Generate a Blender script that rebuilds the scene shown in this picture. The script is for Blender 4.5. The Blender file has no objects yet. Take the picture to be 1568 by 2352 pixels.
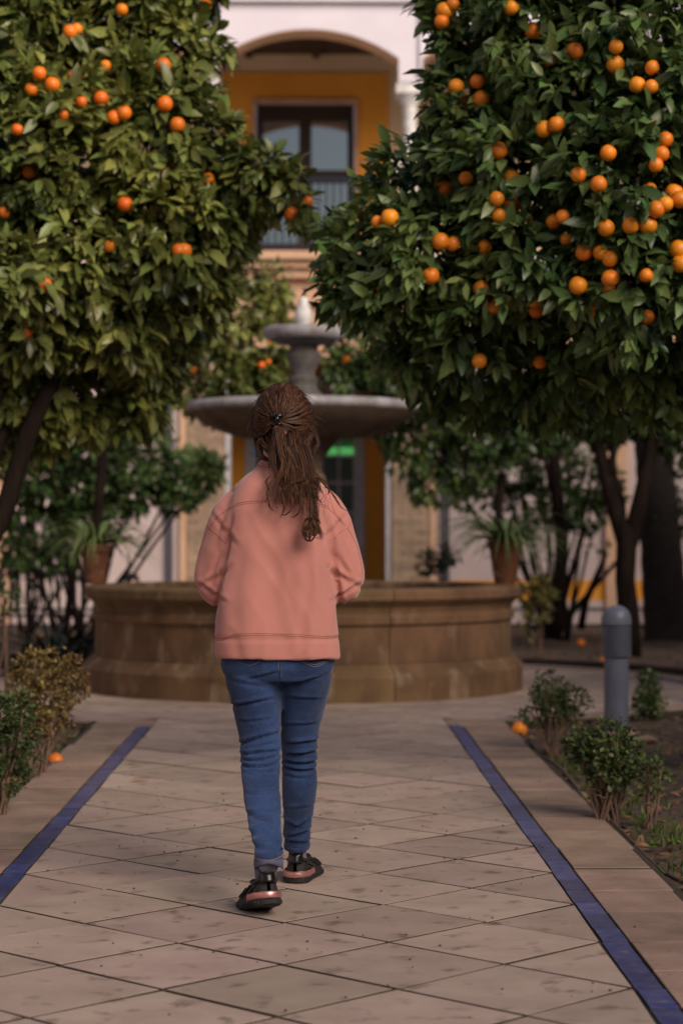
import bpy, bmesh, math, random
import numpy as np
from mathutils import Vector, Matrix
from mathutils.bvhtree import BVHTree
R = math.radians
random.seed(7)
rng = np.random.default_rng(7)
C = bpy.context.scene.collection
SC = bpy.context.scene

# ------------------------------------------------------------------ camera, sky, sun, exposure
CAMX, CAMH, F, VX, VY = 0.085, 1.12, 4730.0, 723.0, 1229.0     # focal length in units of a 1568 px wide picture
cam = bpy.data.cameras.new('camera')
camo = bpy.data.objects.new('camera', cam); C.objects.link(camo)
camo.location = (CAMX, 0, CAMH)
camo.rotation_euler = (R(90) + 0.0113, 0, -0.0129)
cam.sensor_fit = 'VERTICAL'; cam.sensor_height = 36.0; cam.sensor_width = 24.0
cam.lens = 36.0 * F / 2352.0
cam.clip_start = 0.1; cam.clip_end = 600
cam.dof.use_dof = True; cam.dof.focus_distance = 6.33; cam.dof.aperture_fstop = 2.8
SC.camera = camo

SUN_EL, SUN_AZ = 28.0, 141.0      # azimuth clockwise from +Y (straight ahead): light comes from the right, a little behind
w = bpy.data.worlds.new('World'); SC.world = w; w.use_nodes = True
nt = w.node_tree
bg = nt.nodes['Background']
sky = nt.nodes.new('ShaderNodeTexSky'); sky.sky_type = 'NISHITA'; sky.sun_disc = False
sky.sun_elevation = R(SUN_EL); sky.sun_rotation = R(SUN_AZ)
sky.air_density = 1.0; sky.dust_density = 1.6; sky.ozone_density = 1.0
nt.links.new(sky.outputs[0], bg.inputs[0]); bg.inputs[1].default_value = 0.05
sl = bpy.data.lights.new('sun', 'SUN'); slo = bpy.data.objects.new('sun', sl); C.objects.link(slo)
sl.energy = 3.0; sl.angle = R(42); sl.color = (1.0, 0.83, 0.70)
sd = Vector((math.sin(R(SUN_AZ)) * math.cos(R(SUN_EL)), math.cos(R(SUN_AZ)) * math.cos(R(SUN_EL)), math.sin(R(SUN_EL))))
slo.rotation_euler = sd.to_track_quat('Z', 'Y').to_euler()
SC.view_settings.view_transform = 'Standard'; SC.view_settings.look = 'None'
SC.view_settings.exposure = 0.62; SC.view_settings.gamma = 1.0; SC.view_settings.use_curve_mapping = False
SC.cycles.use_denoising = True
SC.cycles.max_bounces = 7; SC.cycles.diffuse_bounces = 4; SC.cycles.glossy_bounces = 3
SC.cycles.transmission_bounces = 3; SC.cycles.transparent_max_bounces = 4
SC.cycles.sample_clamp_indirect = 6

def W(px, py, d):                  # picture point at distance d -> place in the garden
    return Vector((CAMX + (px - VX) / F * d, d, CAMH - (py - VY) / F * d))
def GR(px, py):                    # picture point on the ground
    d = CAMH * F / (py - VY)
    return Vector((CAMX + (px - VX) / F * d, d, 0))

# ------------------------------------------------------------------ objects
def props(o, label=None, cat=None, group=None, kind=None):
    if label: o['label'] = label
    if cat: o['category'] = cat
    if group: o['group'] = group
    if kind: o['kind'] = kind
    return o
def link(name, data, parent=None):
    o = bpy.data.objects.new(name, data); C.objects.link(o)
    if parent is not None:
        o.parent = parent
        m = Matrix.Translation(parent.location) if parent.get('_at') else Matrix.Identity(4)
        o.matrix_parent_inverse = m.inverted()
    return o
def thing(name, label, cat, loc=(0, 0, 0), group=None, kind=None):
    o = bpy.data.objects.new(name, None); C.objects.link(o); o.location = loc; o['_at'] = 1
    o.empty_display_size = .1
    return props(o, label, cat, group, kind)
def mk(name, V, Fc, mat, parent=None, smooth=False):
    me = bpy.data.meshes.new(name)
    me.from_pydata([tuple(map(float, v)) for v in V], [], [tuple(int(i) for i in f) for f in Fc])
    me.validate()
    if mat is not None: me.materials.append(mat)
    if smooth: me.polygons.foreach_set('use_smooth', [True] * len(me.polygons))
    me.update()
    return link(name, me, parent)
def mk_np(name, V, loops, starts, totals, mat, parent=None, smooth=True):
    me = bpy.data.meshes.new(name)
    me.vertices.add(len(V)); me.vertices.foreach_set('co', np.ascontiguousarray(V, dtype=np.float32).ravel())
    me.loops.add(len(loops)); me.loops.foreach_set('vertex_index', np.ascontiguousarray(loops, dtype=np.int32))
    me.polygons.add(len(starts)); me.polygons.foreach_set('loop_start', np.ascontiguousarray(starts, dtype=np.int32))
    me.update(calc_edges=True)
    me.polygons.foreach_set('use_smooth', np.full(len(starts), smooth))
    me.materials.append(mat); me.update()
    return link(name, me, parent)
class MB:                          # collects geometry for ONE object
    def __init__(s): s.V = []; s.F = []
    def add(s, V, Fc):
        b = len(s.V); s.V += [Vector(v) for v in V]; s.F += [[i + b for i in f] for f in Fc]; return s
    def box(s, x0, x1, y0, y1, z0, z1, M=None):
        V = [Vector(p) for p in ((x0,y0,z0),(x1,y0,z0),(x1,y1,z0),(x0,y1,z0),(x0,y0,z1),(x1,y0,z1),(x1,y1,z1),(x0,y1,z1))]
        if M: V = [M @ v for v in V]
        return s.add(V, ((0,3,2,1),(4,5,6,7),(0,1,5,4),(1,2,6,5),(2,3,7,6),(3,0,4,7)))
    def bevbox(s, x0, x1, y0, y1, z0, z1, b):      # box with chamfered vertical and top edges
        rings = []
        for (z, i) in ((z0, 0), (z1 - b, 0), (z1, b)):
            c = b
            rings.append([(x0+i+c,y0+i,z),(x1-i-c,y0+i,z),(x1-i,y0+i+c,z),(x1-i,y1-i-c,z),(x1-i-c,y1-i,z),(x0+i+c,y1-i,z),(x0+i,y1-i-c,z),(x0+i,y0+i+c,z)])
        return s.loft(rings, True)
    def loft(s, rings, caps=True, closed=True):
        n = len(rings[0]); V = [p for r in rings for p in r]; Fc = []
        for i in range(len(rings) - 1):
            for j in range(n if closed else n - 1):
                k = (j + 1) % n
                Fc.append((i*n+j, i*n+k, (i+1)*n+k, (i+1)*n+j))
        if caps:
            Fc.append(list(range(n))[::-1]); Fc.append([(len(rings)-1)*n + j for j in range(n)])
        return s.add(V, Fc)
    def lathe(s, prof, c=(0, 0, 0), n=32, a0=0, a1=2*math.pi, caps=False):     # prof: (r, z)
        full = abs(a1 - a0 - 2*math.pi) < 1e-6
        m = n if full else n + 1
        rings = []
        for (r, z) in prof:
            rings.append([(c[0]+r*math.sin(a0+(a1-a0)*j/n), c[1]-r*math.cos(a0+(a1-a0)*j/n), c[2]+z) for j in range(m)])
        return s.loft(rings, caps, full)
    def tube(s, pts, rad, n=8, squash=None):
        pts = [Vector(p) for p in pts]
        if not hasattr(rad, '__len__'): rad = [rad] * len(pts)
        t = (pts[1] - pts[0]).normalized()
        u = t.orthogonal().normalized() if abs(t.x) > .99 else (Vector((1,0,0)) - t * t.x).normalized()
        rings = []
        for i, p in enumerate(pts):
            t = (pts[min(i+1, len(pts)-1)] - pts[max(i-1, 0)]).normalized()
            u = (u - t * u.dot(t)).normalized(); v = t.cross(u)
            q = squash if squash else 1
            rings.append([p + u * (rad[i]*math.cos(2*math.pi*j/n)) + v * (rad[i]*q*math.sin(2*math.pi*j/n)) for j in range(n)])
        return s.loft(rings, True)
    def ell(s, c, r, n=20, m=12):
        rings = []
        for i in range(m + 1):
            a = math.pi * (i + (.02 if i == 0 else -.02 if i == m else 0)) / m
            rings.append([(c[0]+r[0]*math.sin(a)*math.cos(2*math.pi*j/n), c[1]+r[1]*math.sin(a)*math.sin(2*math.pi*j/n), c[2]-r[2]*math.cos(a)) for j in range(n)])
        return s.loft(rings, True)
    def build(s, name, mat, parent=None, smooth=False):
        o = mk(name, s.V, s.F, mat, parent, smooth)
        if getattr(s, 'slab', 0) and parent is not None:       # dirt clings to the flanks in the joint
            o.data.materials.append(m_joint)
            for p in o.data.polygons:
                if abs(p.normal.z) < .5: p.material_index = 1
        return o

def smooth_pts(P, k=6):            # Catmull-Rom through rows of any width
    P = np.array(P, float); out = []
    n = len(P)
    for i in range(n - 1):
        a, b, c, d = P[max(i-1,0)], P[i], P[i+1], P[min(i+2,n-1)]
        for t in np.linspace(0, 1, k, endpoint=False):
            out.append(.5*((2*b)+(-a+c)*t+(2*a-5*b+4*c-d)*t*t+(-a+3*b-3*c+d)*t**3))
    out.append(P[-1]); return np.array(out)
def auto_smooth(o, deg=35):
    me = o.data; me.polygons.foreach_set('use_smooth', [True]*len(me.polygons))
    bm = bmesh.new(); bm.from_mesh(me)
    bmesh.ops.recalc_face_normals(bm, faces=bm.faces)
    for e in bm.edges:
        if len(e.link_faces) == 2 and e.calc_face_angle(0) > R(deg): e.smooth = False
    bm.to_mesh(me); bm.free(); return o
def remeshed(mb, voxel, it=4, fac=.5):
    o = mb.build('tmp', None)
    bm = bmesh.new(); bm.from_mesh(o.data); bmesh.ops.recalc_face_normals(bm, faces=bm.faces); bm.to_mesh(o.data); bm.free()
    m = o.modifiers.new('r', 'REMESH'); m.mode = 'VOXEL'; m.voxel_size = voxel; m.use_smooth_shade = True
    s = o.modifiers.new('s', 'SMOOTH'); s.iterations = it; s.factor = fac
    dg = bpy.context.evaluated_depsgraph_get()
    me = bpy.data.meshes.new_from_object(o.evaluated_get(dg))
    old = o.data; bpy.data.objects.remove(o); bpy.data.meshes.remove(old)
    return me
def verts_np(me):
    a = np.empty(len(me.vertices)*3, np.float32); me.vertices.foreach_get('co', a)
    n = np.empty(len(me.vertices)*3, np.float32); me.vertices.foreach_get('normal', n)
    return a.reshape(-1, 3).astype(float), n.reshape(-1, 3).astype(float)
def set_verts(me, V):
    me.vertices.foreach_set('co', V.astype(np.float32).ravel()); me.update()

# ------------------------------------------------------------------ materials
def M(name, col, col2=None, rough=.7, scale=6, detail=5, bump=.15, bscale=80, spec=.4, metal=0, rnd=0, hue=0, island=False,
      stretch=(1, 1, 1), spots=None, coat=0, sheen=0, contrast=(.35, .65), sss=None, ior=None, bdist=.004, trans=None):
    m = bpy.data.materials.new(name); m.use_nodes = True
    t = m.node_tree; L = t.links; N = t.nodes; b = N['Principled BSDF']
    b.inputs['Roughness'].default_value = rough; b.inputs['Metallic'].default_value = metal
    b.inputs['Specular IOR Level'].default_value = spec
    if ior: b.inputs['IOR'].default_value = ior
    if coat: b.inputs['Coat Weight'].default_value = coat; b.inputs['Coat Roughness'].default_value = .2
    if sheen: b.inputs['Sheen Weight'].default_value = sheen; b.inputs['Sheen Roughness'].default_value = .5
    g = N.new('ShaderNodeNewGeometry'); mp = N.new('ShaderNodeMapping'); mp.inputs['Scale'].default_value = stretch
    L.new(g.outputs['Position'], mp.inputs['Vector'])
    col2 = col2 or tuple(c*.72 for c in col)
    n = N.new('ShaderNodeTexNoise'); n.inputs['Scale'].default_value = scale; n.inputs['Detail'].default_value = detail
    n.inputs['Roughness'].default_value = .62
    L.new(mp.outputs[0], n.inputs['Vector'])
    r = N.new('ShaderNodeMapRange'); r.inputs['From Min'].default_value = contrast[0]; r.inputs['From Max'].default_value = contrast[1]
    L.new(n.outputs['Fac'], r.inputs['Value'])
    mx = N.new('ShaderNodeMix'); mx.data_type = 'RGBA'
    mx.inputs[6].default_value = (*col, 1); mx.inputs[7].default_value = (*col2, 1)
    L.new(r.outputs[0], mx.inputs[0]); out = mx.outputs[2]
    if spots:                      # (colour, scale, threshold low, high)
        n2 = N.new('ShaderNodeTexNoise'); n2.inputs['Scale'].default_value = spots[1]; n2.inputs['Detail'].default_value = 3
        L.new(mp.outputs[0], n2.inputs['Vector'])
        r2 = N.new('ShaderNodeMapRange'); r2.inputs['From Min'].default_value = spots[2]; r2.inputs['From Max'].default_value = spots[3]
        L.new(n2.outputs['Fac'], r2.inputs['Value'])
        m2 = N.new('ShaderNodeMix'); m2.data_type = 'RGBA'; m2.inputs[7].default_value = (*spots[0], 1)
        L.new(r2.outputs[0], m2.inputs[0]); L.new(out, m2.inputs[6]); out = m2.outputs[2]
    if rnd or hue:
        oi = N.new('ShaderNodeObjectInfo'); src = oi.outputs['Random']
        if island:
            ad = N.new('ShaderNodeMath'); ad.operation = 'ADD'; L.new(src, ad.inputs[0]); L.new(g.outputs['Random Per Island'], ad.inputs[1])
            fr = N.new('ShaderNodeMath'); fr.operation = 'FRACT'; L.new(ad.outputs[0], fr.inputs[0]); src = fr.outputs[0]
        hs = N.new('ShaderNodeHueSaturation')
        a = N.new('ShaderNodeMapRange'); a.inputs['To Min'].default_value = 1-rnd; a.inputs['To Max'].default_value = 1+rnd
        L.new(src, a.inputs['Value']); L.new(a.outputs[0], hs.inputs['Value'])
        mu = N.new('ShaderNodeMath'); mu.operation = 'MULTIPLY'; mu.inputs[1].default_value = 7.31; L.new(src, mu.inputs[0])
        f2 = N.new('ShaderNodeMath'); f2.operation = 'FRACT'; L.new(mu.outputs[0], f2.inputs[0])
        h = N.new('ShaderNodeMapRange'); h.inputs['To Min'].default_value = .5-hue; h.inputs['To Max'].default_value = .5+hue
        L.new(f2.outputs[0], h.inputs['Value']); L.new(h.outputs[0], hs.inputs['Hue'])
        L.new(out, hs.inputs['Color']); out = hs.outputs[0]
    L.new(out, b.inputs['Base Color'])
    if trans:                      # thin leaf: some light comes through
        tr = N.new('ShaderNodeBsdfTranslucent'); ms = N.new('ShaderNodeMixShader'); ms.inputs[0].default_value = trans
        L.new(out, tr.inputs['Color']); L.new(b.outputs[0], ms.inputs[1]); L.new(tr.outputs[0], ms.inputs[2])
        L.new(ms.outputs[0], N['Material Output'].inputs['Surface'])
    if bump:
        n3 = N.new('ShaderNodeTexNoise'); n3.inputs['Scale'].default_value = bscale; n3.inputs['Detail'].default_value = 4
        L.new(mp.outputs[0], n3.inputs['Vector'])
        bp = N.new('ShaderNodeBump'); bp.inputs['Strength'].default_value = bump; bp.inputs['Distance'].default_value = bdist
        L.new(n3.outputs['Fac'], bp.inputs['Height']); L.new(bp.outputs[0], b.inputs['Normal'])
    return m
m_tile = M('sandstone_tile', (.46,.355,.295), (.33,.245,.20), rough=.75, scale=4.2, detail=8, bump=.35, bscale=38, rnd=.15, hue=.010, spots=((.17,.12,.095), 11, .58, .74), contrast=(.3,.75))
m_kerb = M('kerb_stone', (.37,.26,.195), (.24,.165,.125), rough=.8, scale=4, bump=.4, bscale=40, rnd=.16, hue=.01, spots=((.15,.10,.08), 19, .62, .78))
m_joint = M('joint_dirt', (.070,.053,.038), (.036,.036,.022), rough=1, scale=9, bump=.6, bscale=120)
m_blue = M('blue_glazed_tile', (.022,.040,.190), (.075,.090,.215), rough=.36, scale=14, bump=.12, bscale=60, rnd=.28, spots=((.20,.17,.22), 30, .56, .78))
m_soil = M('soil', (.135,.092,.068), (.06,.042,.03), rough=1, scale=5, bump=1, bscale=30, bdist=.02, spots=((.17,.125,.09), 55, .55, .7))
m_lit = M('leaf_litter', (.24,.13,.055), (.10,.07,.04), rough=.9, scale=9, bump=0, rnd=.5, hue=.03, island=True)
m_fount = M('fountain_stone', (.190,.112,.055), (.10,.057,.028), rough=.86, scale=4, detail=9, stretch=(1,1,.55), bump=.6, bscale=34, rnd=.12, hue=.01, spots=((.27,.20,.13), 6, .56, .74))
m_marble = M('grey_marble', (.40,.40,.43), (.22,.20,.20), rough=.6, scale=6, stretch=(1,1,.4), bump=.2, bscale=50, spots=((.17,.13,.10), 8, .55, .75))
m_under = M('bowl_stone', (.21,.15,.11), (.13,.09,.065), rough=.75, scale=5, bump=.2, bscale=40)
m_stem = M('shade_dark_stone', (.13,.12,.115), (.07,.062,.058), rough=.7, scale=8, stretch=(1,1,.4), bump=.25, bscale=50)  # stone darkened to put the shade on stem and bowl underside into the colour
m_white = M('white_stone', (.80,.79,.78), (.5,.49,.47), rough=.55, scale=12, bump=.2, bscale=40)  # whitened so the columns carry the sunlit highlight in their colour
m_water = M('dark_water', (.012,.016,.014), rough=.06, bump=.06, bscale=6, spec=.5)
m_wwall = M('white_lime_wall', (.72,.68,.75), (.65,.61,.68), rough=.9, scale=1.3, bump=.15, bscale=20)
m_pwall = M('pale_pink_wall', (.62,.52,.50), (.55,.45,.44), rough=.9, scale=1.2, bump=.15, bscale=20)
m_peach = M('peach_plaster', (.70,.46,.31), (.63,.40,.26), rough=.9, scale=1.5, bump=.15, bscale=20)
m_cream = M('cream_plaster', (.80,.60,.38), (.75,.54,.33), rough=.9, scale=1.5, bump=.1, bscale=20)
m_ochre = M('ochre_plaster', (.84,.37,.050), (.78,.32,.040), rough=.9, scale=1.6, bump=.15, bscale=22)
m_pink = M('pink_surround', (.62,.40,.30), rough=.85, scale=4)
m_brick = M('pale_brick', (.45,.33,.23), (.36,.26,.18), rough=.9, scale=9, rnd=.2, hue=.012, bump=.4, bscale=50)
m_mort = M('mortar', (.40,.33,.27), rough=.95, scale=20)
m_wood = M('dark_wood', (.035,.018,.012), (.02,.011,.008), rough=.55, scale=4, stretch=(6,6,.6), bump=.2)
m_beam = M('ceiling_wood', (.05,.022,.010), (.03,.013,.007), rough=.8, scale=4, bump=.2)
m_iron = M('grey_iron', (.11,.11,.13), rough=.5, scale=20, bump=.1, metal=.3)
m_glass = M('window_glass', (.015,.02,.03), (.012,.016,.024), rough=.03, bump=.03, bscale=1.5, ior=3.2, spec=.5)
m_frame = M('white_paint', (.62,.60,.62), rough=.5, scale=10, bump=.05)
m_bol = M('grey_painted_metal', (.150,.170,.225), (.125,.14,.19), rough=.42, scale=9, bump=.05, spec=.5)
m_boldark = M('lamp_core', (.012,.012,.014), rough=.4, bump=0)
m_terra = M('terracotta', (.155,.058,.026), (.10,.038,.02), rough=.85, scale=12, bump=.25, bscale=60, spots=((.35,.25,.18), 14, .6, .75))
m_hose = M('brown_hose', (.14,.085,.065), (.09,.06,.05), rough=.6, scale=12, bump=.1)
m_orange = M('orange_peel', (.84,.225,.011), (.76,.165,.009), rough=.42, scale=20, bump=.35, bscale=420, bdist=.0012, rnd=.22, hue=.010, spec=.5)
m_orangeR = M('bright_orange_peel', (.86,.285,.014), (.80,.22,.011), rough=.42, scale=20, bump=.35, bscale=420, bdist=.0012, rnd=.16, hue=.008, spec=.5)
m_bark = M('bark', (.024,.016,.012), (.010,.007,.006), rough=1.0, spec=.1, scale=14, stretch=(1,1,.25), bump=.9, bscale=26, bdist=.012)
m_palm = M('grey_bark', (.042,.033,.028), (.022,.017,.015), rough=.95, scale=10, stretch=(1,1,2), bump=.8, bscale=22, bdist=.012)
m_twig = M('pale_twig', (.22,.14,.10), (.13,.085,.06), rough=.9, scale=18, bump=.3)
def leafmat(name, a, b, **k):
    k.setdefault('rnd', .48); k.setdefault('hue', .026)
    return M(name, a, b, rough=k.pop('rough', .36), scale=k.pop('scale', 1.6), bump=0, island=True, spec=.45, trans=k.pop('trans', .17), **k)
m_leafL = leafmat('olive_green_leaf', (.225,.250,.060), (.068,.098,.026))
m_leafR = leafmat('deep_green_leaf', (.165,.235,.066), (.050,.100,.032))
m_leafM = leafmat('mid_green_leaf', (.090,.150,.036), (.034,.070,.020))
m_leafY = leafmat('yellow_green_leaf', (.20,.18,.045), (.10,.105,.028))
m_leafB = leafmat('box_leaf', (.085,.12,.030), (.05,.08,.022), rough=.5)
m_leafBd = leafmat('dry_box_leaf', (.22,.17,.05), (.15,.085,.03), rough=.6, rnd=.45)
m_spid = leafmat('spider_leaf', (.17,.23,.075), (.09,.14,.045), rough=.4)
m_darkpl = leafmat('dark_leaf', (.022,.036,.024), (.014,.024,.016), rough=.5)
m_grass = leafmat('grass_blade', (.11,.17,.03), (.07,.11,.02), rough=.5)
m_skin = M('skin', (.58,.33,.24), (.54,.29,.21), rough=.5, scale=20, bump=.05)
m_sweat = M('coral_sweatshirt_fleece', (.55,.235,.195), (.49,.205,.17), rough=.92, scale=5, bump=.22, bscale=420, bdist=.0012, sheen=.35, spec=.15)
m_seam = M('coral_seam', (.53,.21,.16), rough=.92, scale=30, bump=0, spec=.15)
m_sock = M('grey_sock', (.17,.17,.22), (.13,.13,.17), rough=.95, scale=60, bump=.3, bscale=600, bdist=.001)
m_shoe = M('black_leather', (.012,.010,.010), (.018,.015,.014), rough=.7, scale=20, bump=.15, bscale=220, spec=.5)
m_pat = M('black_patent', (.006,.006,.007), rough=.28, bump=0, spec=.5)
m_sole = M('black_rubber', (.014,.014,.015), (.022,.022,.023), rough=.75, scale=40, bump=.2, bscale=150)
m_rose = M('rose_metal', (.72,.36,.33), (.60,.30,.28), rough=.38, metal=.8, scale=60, bump=.05)
m_clip = M('black_plastic', (.006,.006,.006), rough=.12, bump=0, spec=.6)
m_mask = M('pale_blue_fabric', (.16,.36,.68), rough=.8, scale=30, bump=.1)
m_eye = M('eye_white', (.7,.68,.66), rough=.2, bump=0)
m_lip = M('lip_skin', (.45,.17,.15), rough=.5, bump=0)
m_navy = M('navy_cloth', (.018,.022,.04), rough=.9, bump=.1)
m_stitch = M('stitch_thread', (.36,.19,.08), rough=.8, bump=0)
m_lining = M('jeans_inside', (.10,.115,.19), (.07,.08,.14), rough=.95, scale=50, bump=.3, bscale=500, bdist=.001)
# denim: woven twill, worn pale patches
def denim():
    m = M('denim', (.025,.060,.165), (.007,.020,.066), rough=.85, scale=6, bump=.3, bscale=500, bdist=.0012, sheen=.15, spec=.2, stretch=(1,1,.6))
    t = m.node_tree; N = t.nodes; L = t.links; b = N['Principled BSDF']
    g = N.new('ShaderNodeNewGeometry')
    src = b.inputs['Base Color'].links[0].from_socket
    for sc_, st, f in (((900,900,90), 1, .30), ((60,60,1400), 1, .26)):
        mp = N.new('ShaderNodeMapping'); mp.inputs['Scale'].default_value = sc_; L.new(g.outputs['Position'], mp.inputs['Vector'])
        n = N.new('ShaderNodeTexNoise'); n.inputs['Scale'].default_value = 1; n.inputs['Detail'].default_value = 2; L.new(mp.outputs[0], n.inputs['Vector'])
        r = N.new('ShaderNodeMapRange'); r.inputs['From Min'].default_value = .5; r.inputs['From Max'].default_value = .75; r.inputs['To Max'].default_value = f
        L.new(n.outputs['Fac'], r.inputs['Value'])
        mx = N.new('ShaderNodeMix'); mx.data_type = 'RGBA'; mx.inputs[7].default_value = (.12,.17,.32,1)
        L.new(r.outputs[0], mx.inputs[0]); L.new(src, mx.inputs[6]); src = mx.outputs[2]
    L.new(src, b.inputs['Base Color']); return m
m_denim = denim()
def hairmat():
    m = bpy.data.materials.new('brown_hair'); m.use_nodes = True
    t = m.node_tree; N = t.nodes; L = t.links; b = N['Principled BSDF']
    g = N.new('ShaderNodeNewGeometry'); cr = N.new('ShaderNodeValToRGB'); e = cr.color_ramp
    e.elements[0].position = 0; e.elements[0].color = (.018,.009,.006,1)
    e.elements[1].position = 1; e.elements[1].color = (.25,.108,.048,1)
    for p, c in ((.42, (.032,.014,.008,1)), (.76, (.085,.034,.015,1))):
        k = e.elements.new(p); k.color = c
    L.new(g.outputs['Random Per Island'], cr.inputs[0]); L.new(cr.outputs[0], b.inputs['Base Color'])
    b.inputs['Roughness'].default_value = .5; b.inputs['Specular IOR Level'].default_value = .3
    return m
m_hair = hairmat()
m_hairbase = M('hair_underlayer', (.020,.010,.006), rough=.6, bump=.3, bscale=200, stretch=(3,3,.3))
m_neon = bpy.data.materials.new('green_lamp'); m_neon.use_nodes = True
_b = m_neon.node_tree.nodes['Principled BSDF']; _b.inputs['Base Color'].default_value = (.2,.6,.25,1)
_b.inputs['Emission Color'].default_value = (.22,.9,.25,1); _b.inputs['Emission Strength'].default_value = .5

# ================================================================== SETTING: ground
FC = Vector((0.0, 15.3, 0))        # fountain centre
PW = 0.868                         # half width of the diamond paving
def flat(name, poly, z, mat): return mk(name, [(x, y, z) for x, y in poly], [list(range(len(poly)))], mat)
g = flat('ground', [(-150,-120),(150,-120),(150,300),(-150,300)], -.13, m_soil); props(g, kind='structure')
# garden beds: relief sheets with holes where the paving lies
def inside_paving(x, y):
    return (abs(x) < 1.245 and y < 13) or math.hypot(x - FC.x, y - FC.y) < 3.24
def bed(name, x0, x1, y0, y1, st):
    nx, ny = int((x1-x0)/st)+1, int((y1-y0)/st)+1
    X, Y = np.meshgrid(np.linspace(x0, x1, nx), np.linspace(y0, y1, ny))
    Z = -.035 + .012*np.sin(X*5.1+Y*2.3) + .010*np.sin(Y*7.7-X*3.1) + rng.normal(0, .006, X.shape)
    V = np.c_[X.ravel(), Y.ravel(), Z.ravel()]; Fc = []
    for j in range(ny-1):
        for i in range(nx-1):
            if not inside_paving((X[j,i]+X[j,i+1])/2, (Y[j,i]+Y[j+1,i])/2):
                Fc.append((j*nx+i, j*nx+i+1, (j+1)*nx+i+1, (j+1)*nx+i))
    return props(mk(name, V, Fc, m_soil, None, True), kind='structure')
bed('soil_bed', -5, -1.2, 3, 13.5, .07); bed('soil_bed', 1.2, 5, 3, 13.5, .07)
bed('soil_bed', -7, 7, 13.5, 27.5, .14)
path = thing('garden_path', 'straight path of pinkish diamond stone tiles leading to the fountain', 'path', kind='structure')
def ring_poly(r0, r1, a0, a1, n):
    o = [(FC.x+r1*math.sin(a0+(a1-a0)*i/n), FC.y-r1*math.cos(a0+(a1-a0)*i/n)) for i in range(n+1)]
    i_ = [(FC.x+r0*math.sin(a0+(a1-a0)*i/n), FC.y-r0*math.cos(a0+(a1-a0)*i/n)) for i in range(n, -1, -1)]
    return o, i_
mb = MB(); mb.box(-1.24, 1.24, 1.5, 12.6, -.1, -.005); mb.build('joint_bed', m_joint, path)
plaza = thing('fountain_plaza', 'round paved plaza of diamond tiles under the fountain', 'plaza', (FC.x, FC.y, 0), kind='structure')
mb = MB(); mb.lathe([(.01,-.005),(3.22,-.005),(3.22,-.12)], FC, 64); mb.build('joint_bed', m_joint, plaza)
def clip_poly(P, f):               # keep f(p) >= 0
    out = []
    for i in range(len(P)):
        a, b = P[i], P[(i+1) % len(P)]; fa, fb = f(a), f(b)
        if fa >= 0: out.append(a)
        if (fa >= 0) != (fb >= 0):
            t = fa/(fa-fb); out.append((a[0]+(b[0]-a[0])*t, a[1]+(b[1]-a[1])*t))
    return out
def slab(poly, z=0, th=.03, bev=.0010):      # polygon piece with a chamfered top edge
    cx = sum(p[0] for p in poly)/len(poly); cy = sum(p[1] for p in poly)/len(poly)
    def ins(k): return [(p[0]+(cx-p[0])*k, p[1]+(cy-p[1])*k) for p in poly]
    rad = max(math.hypot(p[0]-cx, p[1]-cy) for p in poly); k = bev/rad*1.3
    m = MB(); m.loft([[(x,y,z-th) for x,y in poly], [(x,y,z-bev) for x,y in poly], [(x,y,z) for x,y in ins(k)]], True)
    m.slab = len(poly)
    return m
HD = .29; V0 = 5.965; GAP = .0062
full_mesh = None
ntile = 0
for j in range(-16, 46):
    for i in range(-12, 13):
        if (i + j) % 2 == 0: continue                      # tile centres sit between vertices
        cx, cy = i*HD, V0 + j*HD
        onpath = cy < 12.35
        if cy < 3.3 or cy > 18.6: continue
        k = HD - GAP*1.414
        P = [(cx-k,cy),(cx,cy-k),(cx+k,cy),(cx,cy+k)]
        r = math.hypot(cx-FC.x, cy-FC.y)
        if abs(cx) > PW + HD and r > 2.86 + HD: continue
        ctr = (cx, cy)
        if onpath and abs(cx) < PW + HD and r > 2.6:
            P = clip_poly(clip_poly(P, lambda p: PW - p[0]), lambda p: PW + p[0]); par = path
        else:
            if r < 1.3: continue
            if abs(cx - CAMX) > cy * 723/F + .7: continue
            inr = min(math.hypot(p[0]-FC.x, p[1]-FC.y) for p in P)
            if inr > 2.84: continue
            # cut by tangent line of the ring (only when it sticks out)
            if max(math.hypot(p[0]-FC.x, p[1]-FC.y) for p in P) > 2.84 and not (abs(cx) < PW and cy < FC.y):
                d0 = (cx-FC.x)/max(r,1e-6), (cy-FC.y)/max(r,1e-6)
                P = clip_poly(P, lambda p: 2.84 - ((p[0]-FC.x)*d0[0] + (p[1]-FC.y)*d0[1]))
            if abs(cx) > PW-.1 and cy < 12.4: continue
            par = plaza
        if len(P) < 3: continue
        zz = random.uniform(-.0006, .0016)
        sl_ = slab([(p[0]-cx, p[1]-cy) for p in P])
        if len(P) == 4 and all(abs(abs(p[0]-cx)+abs(p[1]-cy)-k) < 1e-4 for p in P):
            if full_mesh is None:
                o = sl_.build('paving_tile', m_tile, par); full_mesh = o.data
            else: o = link('paving_tile', full_mesh, par)
        else:
            xs = [p[0] for p in P]; ys = [p[1] for p in P]
            if (max(xs)-min(xs)) < .05 or (max(ys)-min(ys)) < .05: continue
            o = sl_.build('paving_tile', m_tile, par)
        o.location = (cx + random.uniform(-.003,.003), cy + random.uniform(-.003,.003), zz); q_ = random.uniform(.986, 1.008); o.scale = (q_, q_, 1)
        o.rotation_euler = (random.uniform(-.0025,.0025), random.uniform(-.0025,.0025), random.uniform(-.012,.012))
        ntile += 1
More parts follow.
